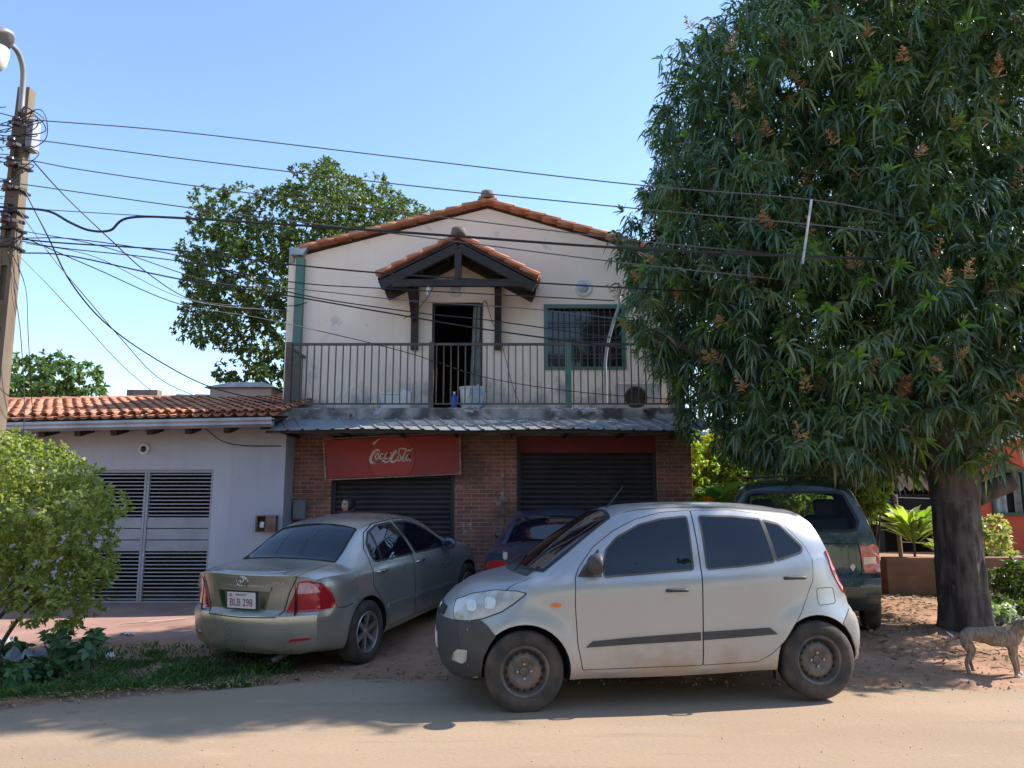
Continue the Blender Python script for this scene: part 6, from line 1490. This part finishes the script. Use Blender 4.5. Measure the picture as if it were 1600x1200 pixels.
shrub('small glossy white-flecked plant at the foot of the mango trunk',[E(1562,968,9.3,18,14,.15)],16,.09,.09,9,7,.07,.04,leafmat('flecked_leaf',(.10,.18,.08),(.55,.58,.5),.35,.3),18,name='ground_plant',cat='plant')
shrub('dark hedge mass closing off the garden at the back',[E(1240,745,20,220,70,1.2),E(1100,730,19,60,60,1),E(1340,740,19,80,60,1)],170,.6,.5,13,8,.22,.10,leafmat('hedge_leaf',(.04,.09,.025),(.10,.16,.04),.45,.35),19,name='garden_hedge',cat='hedge')
# orange flower
p=at(1105,780,12.1); t=thing('orange_flower','single large orange blossom beside the right brick pier','flower',tuple(p)); rs=np.random.RandomState(3); n=26
leaves('petals',np.zeros((n,3)),rs.randn(n,3)+np.array([0,-.6,.2]),rs.randn(n,3),np.full(n,.11),np.full(n,.06),leafmat('orange_petal',(.75,.25,.01),(.85,.38,.02),.5,.4),t); MB().tube([(0,0,0),(.01,.05,-.5),(0,.1,-1.2)],.01,5).build('stem',bg_,t)
# thin trunk right of van
tt=thing('thin_tree','slender pale trunk leaning behind the right rear corner of the minivan','tree',(at(1365,900,11.2).x,11.2,.15)); limb_mesh('trunk',[([(0,0,-.2),(-.05,0,.8),(-.12,0,1.5),(-.22,0,2.6)],.075,.045)],mat('pale_bark',(.26,.19,.14),.9,col2=(.15,.11,.09),scale=6,bump=.5),tt)
rs=np.random.RandomState(77); Cc=np.array([[-.3+.5*rs.randn(),.3*rs.randn(),2.5+.3*rs.rand()] for _ in range(50)]); b,d,nn,l,w_=rosettes(Cc,rs.randn(50,3)+[0,0,.5],8,.13,.05,rs); leaves('crown',b,d,nn,l,w_,gg_,tt)
# trees on the far side of the street, behind the photographer (they show in glass and paint)
def opp(x,y,s,seed,label):
    els=[((x,y,3.6*s),(2.3*s,1.6*s,1.9*s)),((x+1.5*s,y,2.8*s),(1.5*s,1.2*s,1.3*s)),((x-1.6*s,y+.3,2.9*s),(1.4*s,1.2*s,1.3*s))]
    broad_tree('street_tree',label,(x,y,0),ell_clumps(els,60,.9,seed),.8,8,7,.5,.24,bl1,[([(0,0,-.2),(.1,0,1.5),(0,0,3.4*s)],.2*s,.07)],seed)['group']='trees across the street'
for i,(x,s,lb) in enumerate(((-17,1.1,'farthest left of the'),(-9,.9,'smaller second from left of the'),(-1,1.2,'tall middle one of the'),(7,1.0,'fourth from left of the'),(15,1.2,'farthest right of the'))): opp(x,-10-(i%2)*1.5,s*1.5,60+i,lb+' trees across the street behind the viewer')
# ================================================================ DOG
def skin_body(name,verts,edges,rad,m,parent,sub=2,root=0):
    me=bpy.data.meshes.new(name); me.from_pydata(verts,edges,[]); o=bpy.data.objects.new(name,me); COL.objects.link(o)
    sk=o.modifiers.new('s','SKIN'); sk.use_smooth_shade=True
    for i,r in enumerate(rad):
        v=me.skin_vertices[0].data[i]; v.radius=r if isinstance(r,tuple) else (r,r); v.use_root=(i==root)
    su=o.modifiers.new('u','SUBSURF'); su.levels=sub; su.render_levels=sub
    dg=bpy.context.evaluated_depsgraph_get(); dg.update(); nm=bpy.data.meshes.new_from_object(o.evaluated_get(dg)); bpy.data.objects.remove(o)
    nm.name=name; nm.materials.clear(); return link(name,nm,m,parent,True)
dp=at(1541,1057,Z=.0); dog=thing('dog','small brindled grey-brown dog with white tail tip standing at the right edge of the road','dog',(dp.x,dp.y-.0,0.005),R(-14)); dog.scale=(.95,1.04,1.08)
fur=mat('brindled_fur',(.17,.12,.085),.95,col2=(.32,.235,.17),scale=30,stretch=(2.2,1,.5),lo=.36,hi=.64,bump=.25,bscale=160); layer(fur,(.035,.028,.028),26,.54,.64,stretch=(2.4,1,.5),amount=.45); layer(fur,(.34,.25,.19),4,.60,.72,amount=.4)
dv=[(-.16,0,.330),(-.05,0,.345),(.08,0,.325),(.21,0,.315),(.275,-.01,.345),(.315,-.03,.405),(.33,-.06,.445),   #0-6 spine neck head base
    (.330,-.115,.435),(.325,-.165,.418),                                   #7-8 muzzle (facing viewer)
    (-.20,0,.325),(-.245,0,.30),(-.28,0,.312),(-.31,0,.345),               #9-12 tail
    (-.17,-.055,.27),(-.13,-.065,.19),(-.185,-.065,.115),(-.165,-.065,.02),(-.14,-.068,.012), #13-17 near hind
    (-.13,.055,.27),(-.07,.06,.19),(-.115,.06,.115),(-.085,.06,.02),(-.06,.06,.012), #18-22 far hind
    (.23,-.06,.27),(.215,-.065,.175),(.235,-.065,.10),(.235,-.065,.02),(.265,-.065,.012), #23-27 near fore
    (.27,.055,.27),(.285,.06,.17),(.30,.06,.10),(.30,.06,.02),(.33,.06,.012)] #28-32 far fore
de=[(0,1),(1,2),(2,3),(3,4),(4,5),(5,6),(6,7),(7,8),(0,9),(9,10),(10,11),(11,12),(0,13),(13,14),(14,15),(15,16),(16,17),(0,18),(18,19),(19,20),(20,21),(21,22),(3,23),(23,24),(24,25),(25,26),(26,27),(3,28),(28,29),(29,30),(30,31),(31,32)]
dr=[(.082,.082),(.064,.066),(.082,.100),(.088,.128),.088,.058,.066,.036,.024,.028,.020,.016,.008,.052,.034,.020,.016,.014,.052,.034,.020,.016,.014,.05,.030,.022,.016,.016,.05,.030,.022,.016,.016]
skin_body('body',dv,de,dr,fur,dog,2,1)
wf_=mat('off_white_fur',(.58,.52,.48),.95,col2=(.45,.4,.36),scale=20)
MB().ico((.336,-.10,.495),.04,2,(.75,.6,.35)).ico((.332,-.155,.41),.03,2,(.9,.7,.5)).build('white_blaze',wf_,dog,smooth=True)
MB().ico((.326,-.19,.425),.012,2,(1.2,.7,.8)).build('nose',M['black'],dog,smooth=True)
MB().ico((.305,-.118,.46),.008,2).ico((.36,-.118,.46),.008,2).build('eye',M['glass'],dog,smooth=True)
for s in (-1,1):
    mb=MB(); a=[mb.bm.verts.new(p) for p in ((.33+s*.035,-.06,.50),(.33+s*.075,-.05,.485),(.33+s*.10,-.075,.445))]; b=[mb.bm.verts.new((v.co.x,v.co.y+.014,v.co.z+.004)) for v in a]
    mb.bm.faces.new(a);mb.bm.faces.new(b[::-1])
    for k in range(3): mb.bm.faces.new((a[k],a[(k+1)%3],b[(k+1)%3],b[k]))
    mb.build('ear',fur,dog)
MB().tube([(-.265,0,.308),(-.285,0,.322),(-.314,0,.348)],[.019,.014,.006],8).build('tail_tip',wf_,dog,smooth=True)
MB().ico((.245,-.067,.022),.021,2,(1.3,1,1)).ico((.31,.058,.022),.021,2,(1.3,1,1)).build('white_paws',wf_,dog,smooth=True)
# ================================================================ PERSON behind the saloon
pp_=at(543,800,11.75); gzp=H(pp_.x,11.75); hh_=zat(779,11.75)-gzp
per=thing('person','person with dark shoulder-length hair standing behind the saloon before the left roller shutter','person',(pp_.x,11.75,gzp),R(-35)); k_=hh_/1.62
pv=[(0,0,.93),(0,0,1.08),(0,0,1.25),(0,0,1.37),(0,0,1.44),(0,-.01,1.50),
    (.17,0,1.34),(.215,.0,1.08),(.20,-.06,.84),(-.17,0,1.34),(-.215,0,1.08),(-.20,-.06,.84),
    (.09,0,.86),(.095,0,.48),(.09,.02,.08),(.09,-.10,.035),(-.09,0,.86),(-.095,0,.48),(-.09,.02,.08),(-.09,-.10,.035)]
pe=[(0,1),(1,2),(2,3),(3,4),(4,5),(3,6),(6,7),(7,8),(3,9),(9,10),(10,11),(0,12),(12,13),(13,14),(14,15),(0,16),(16,17),(17,18),(18,19)]
pr_r=[(.15,.10),(.125,.09),(.14,.10),(.11,.085),.05,.05,.055,.042,.03,.055,.042,.03,.085,.058,.04,.032,.085,.058,.04,.032]
skinm=mat('warm_skin',(.42,.23,.16),.6)
skin_body('body',[tuple(c*k_ for c in v) for v in pv],pe,[tuple(c*k_ for c in r) if isinstance(r,tuple) else r*k_ for r in pr_r],mat('dark_clothes',(.03,.03,.05),.9),per,2,0)
hm=MB().ico((0,-.012*k_,1.515*k_),.1*k_,3,(.76,.92,1.13))
for v in hm.bm.verts:
    x,y,z=v.co; zz=z/k_-1.515
    if zz<-.02: v.co.x*=1-(-zz-.02)*2.2
    if y<-.05 and abs(x)<.016 and -.035<zz<.02: v.co.y-=.02
    if y<-.05 and .018<abs(x)<.05 and 0<zz<.03: v.co.y+=.010
hm.build('head',skinm,per,smooth=True)
MB().ico((.032*k_,-.098*k_,1.525*k_),.012,2,(1.3,.5,.7)).ico((-.032*k_,-.098*k_,1.525*k_),.012,2,(1.3,.5,.7)).build('eyes',M['black'],per,smooth=True)
MB().ico((0,-.096*k_,1.455*k_),.014,2,(1.7,.6,.45)).build('lips',mat('lip',(.35,.1,.09),.5),per,smooth=True)
MB().bar((.012,-.104*k_,1.548*k_),(.052,-.09*k_,1.549*k_),.006,.008).bar((-.012,-.104*k_,1.548*k_),(-.052,-.09*k_,1.549*k_),.006,.008).build('eyebrows',M['black'],per)
hr=MB().ico((0,.018*k_,1.535*k_),.115*k_,3,(.92,.98,1.06)).ico((0,.05*k_,1.42*k_),.1*k_,3,(1.1,.65,1.25))
for v in hr.bm.verts: 
    v.co+=Vector((noise.noise(v.co*22),noise.noise(v.co*20+Vector((5,0,0))),0))*.008
    if v.co.y<-.055*k_ and v.co.z<1.575*k_: v.co.y=-.055*k_+(v.co.y+.055*k_)*.1
hr.build('hair',mat('black_hair',(.008,.007,.008),.5,bump=.6,bscale=60,stretch=(1,1,.2)),per,smooth=True)
for s in (1,-1):
    base=Vector((s*.20*k_,-.065*k_,.83*k_)); mb=MB(); mb.ico(base+Vector((0,-.01,-.045)),.04,2,(.45,.8,1.1))
    for i,(o_,l_) in enumerate(((-.024,.062),(-.008,.072),(.008,.068),(.022,.055))):
        a=base+Vector((0,o_-.01,-.075)); mb.tube([a,a+Vector((-s*.004,-.004,-l_*.5)),a+Vector((-s*.014,-.012,-l_))],[.009,.008,.006],7)
    a=base+Vector((0,-.035,-.03)); mb.tube([a,a+Vector((-s*.006,-.026,-.028)),a+Vector((-s*.012,-.030,-.052))],[.010,.009,.007],7)
    mb.build('hand',skinm,per,smooth=True)
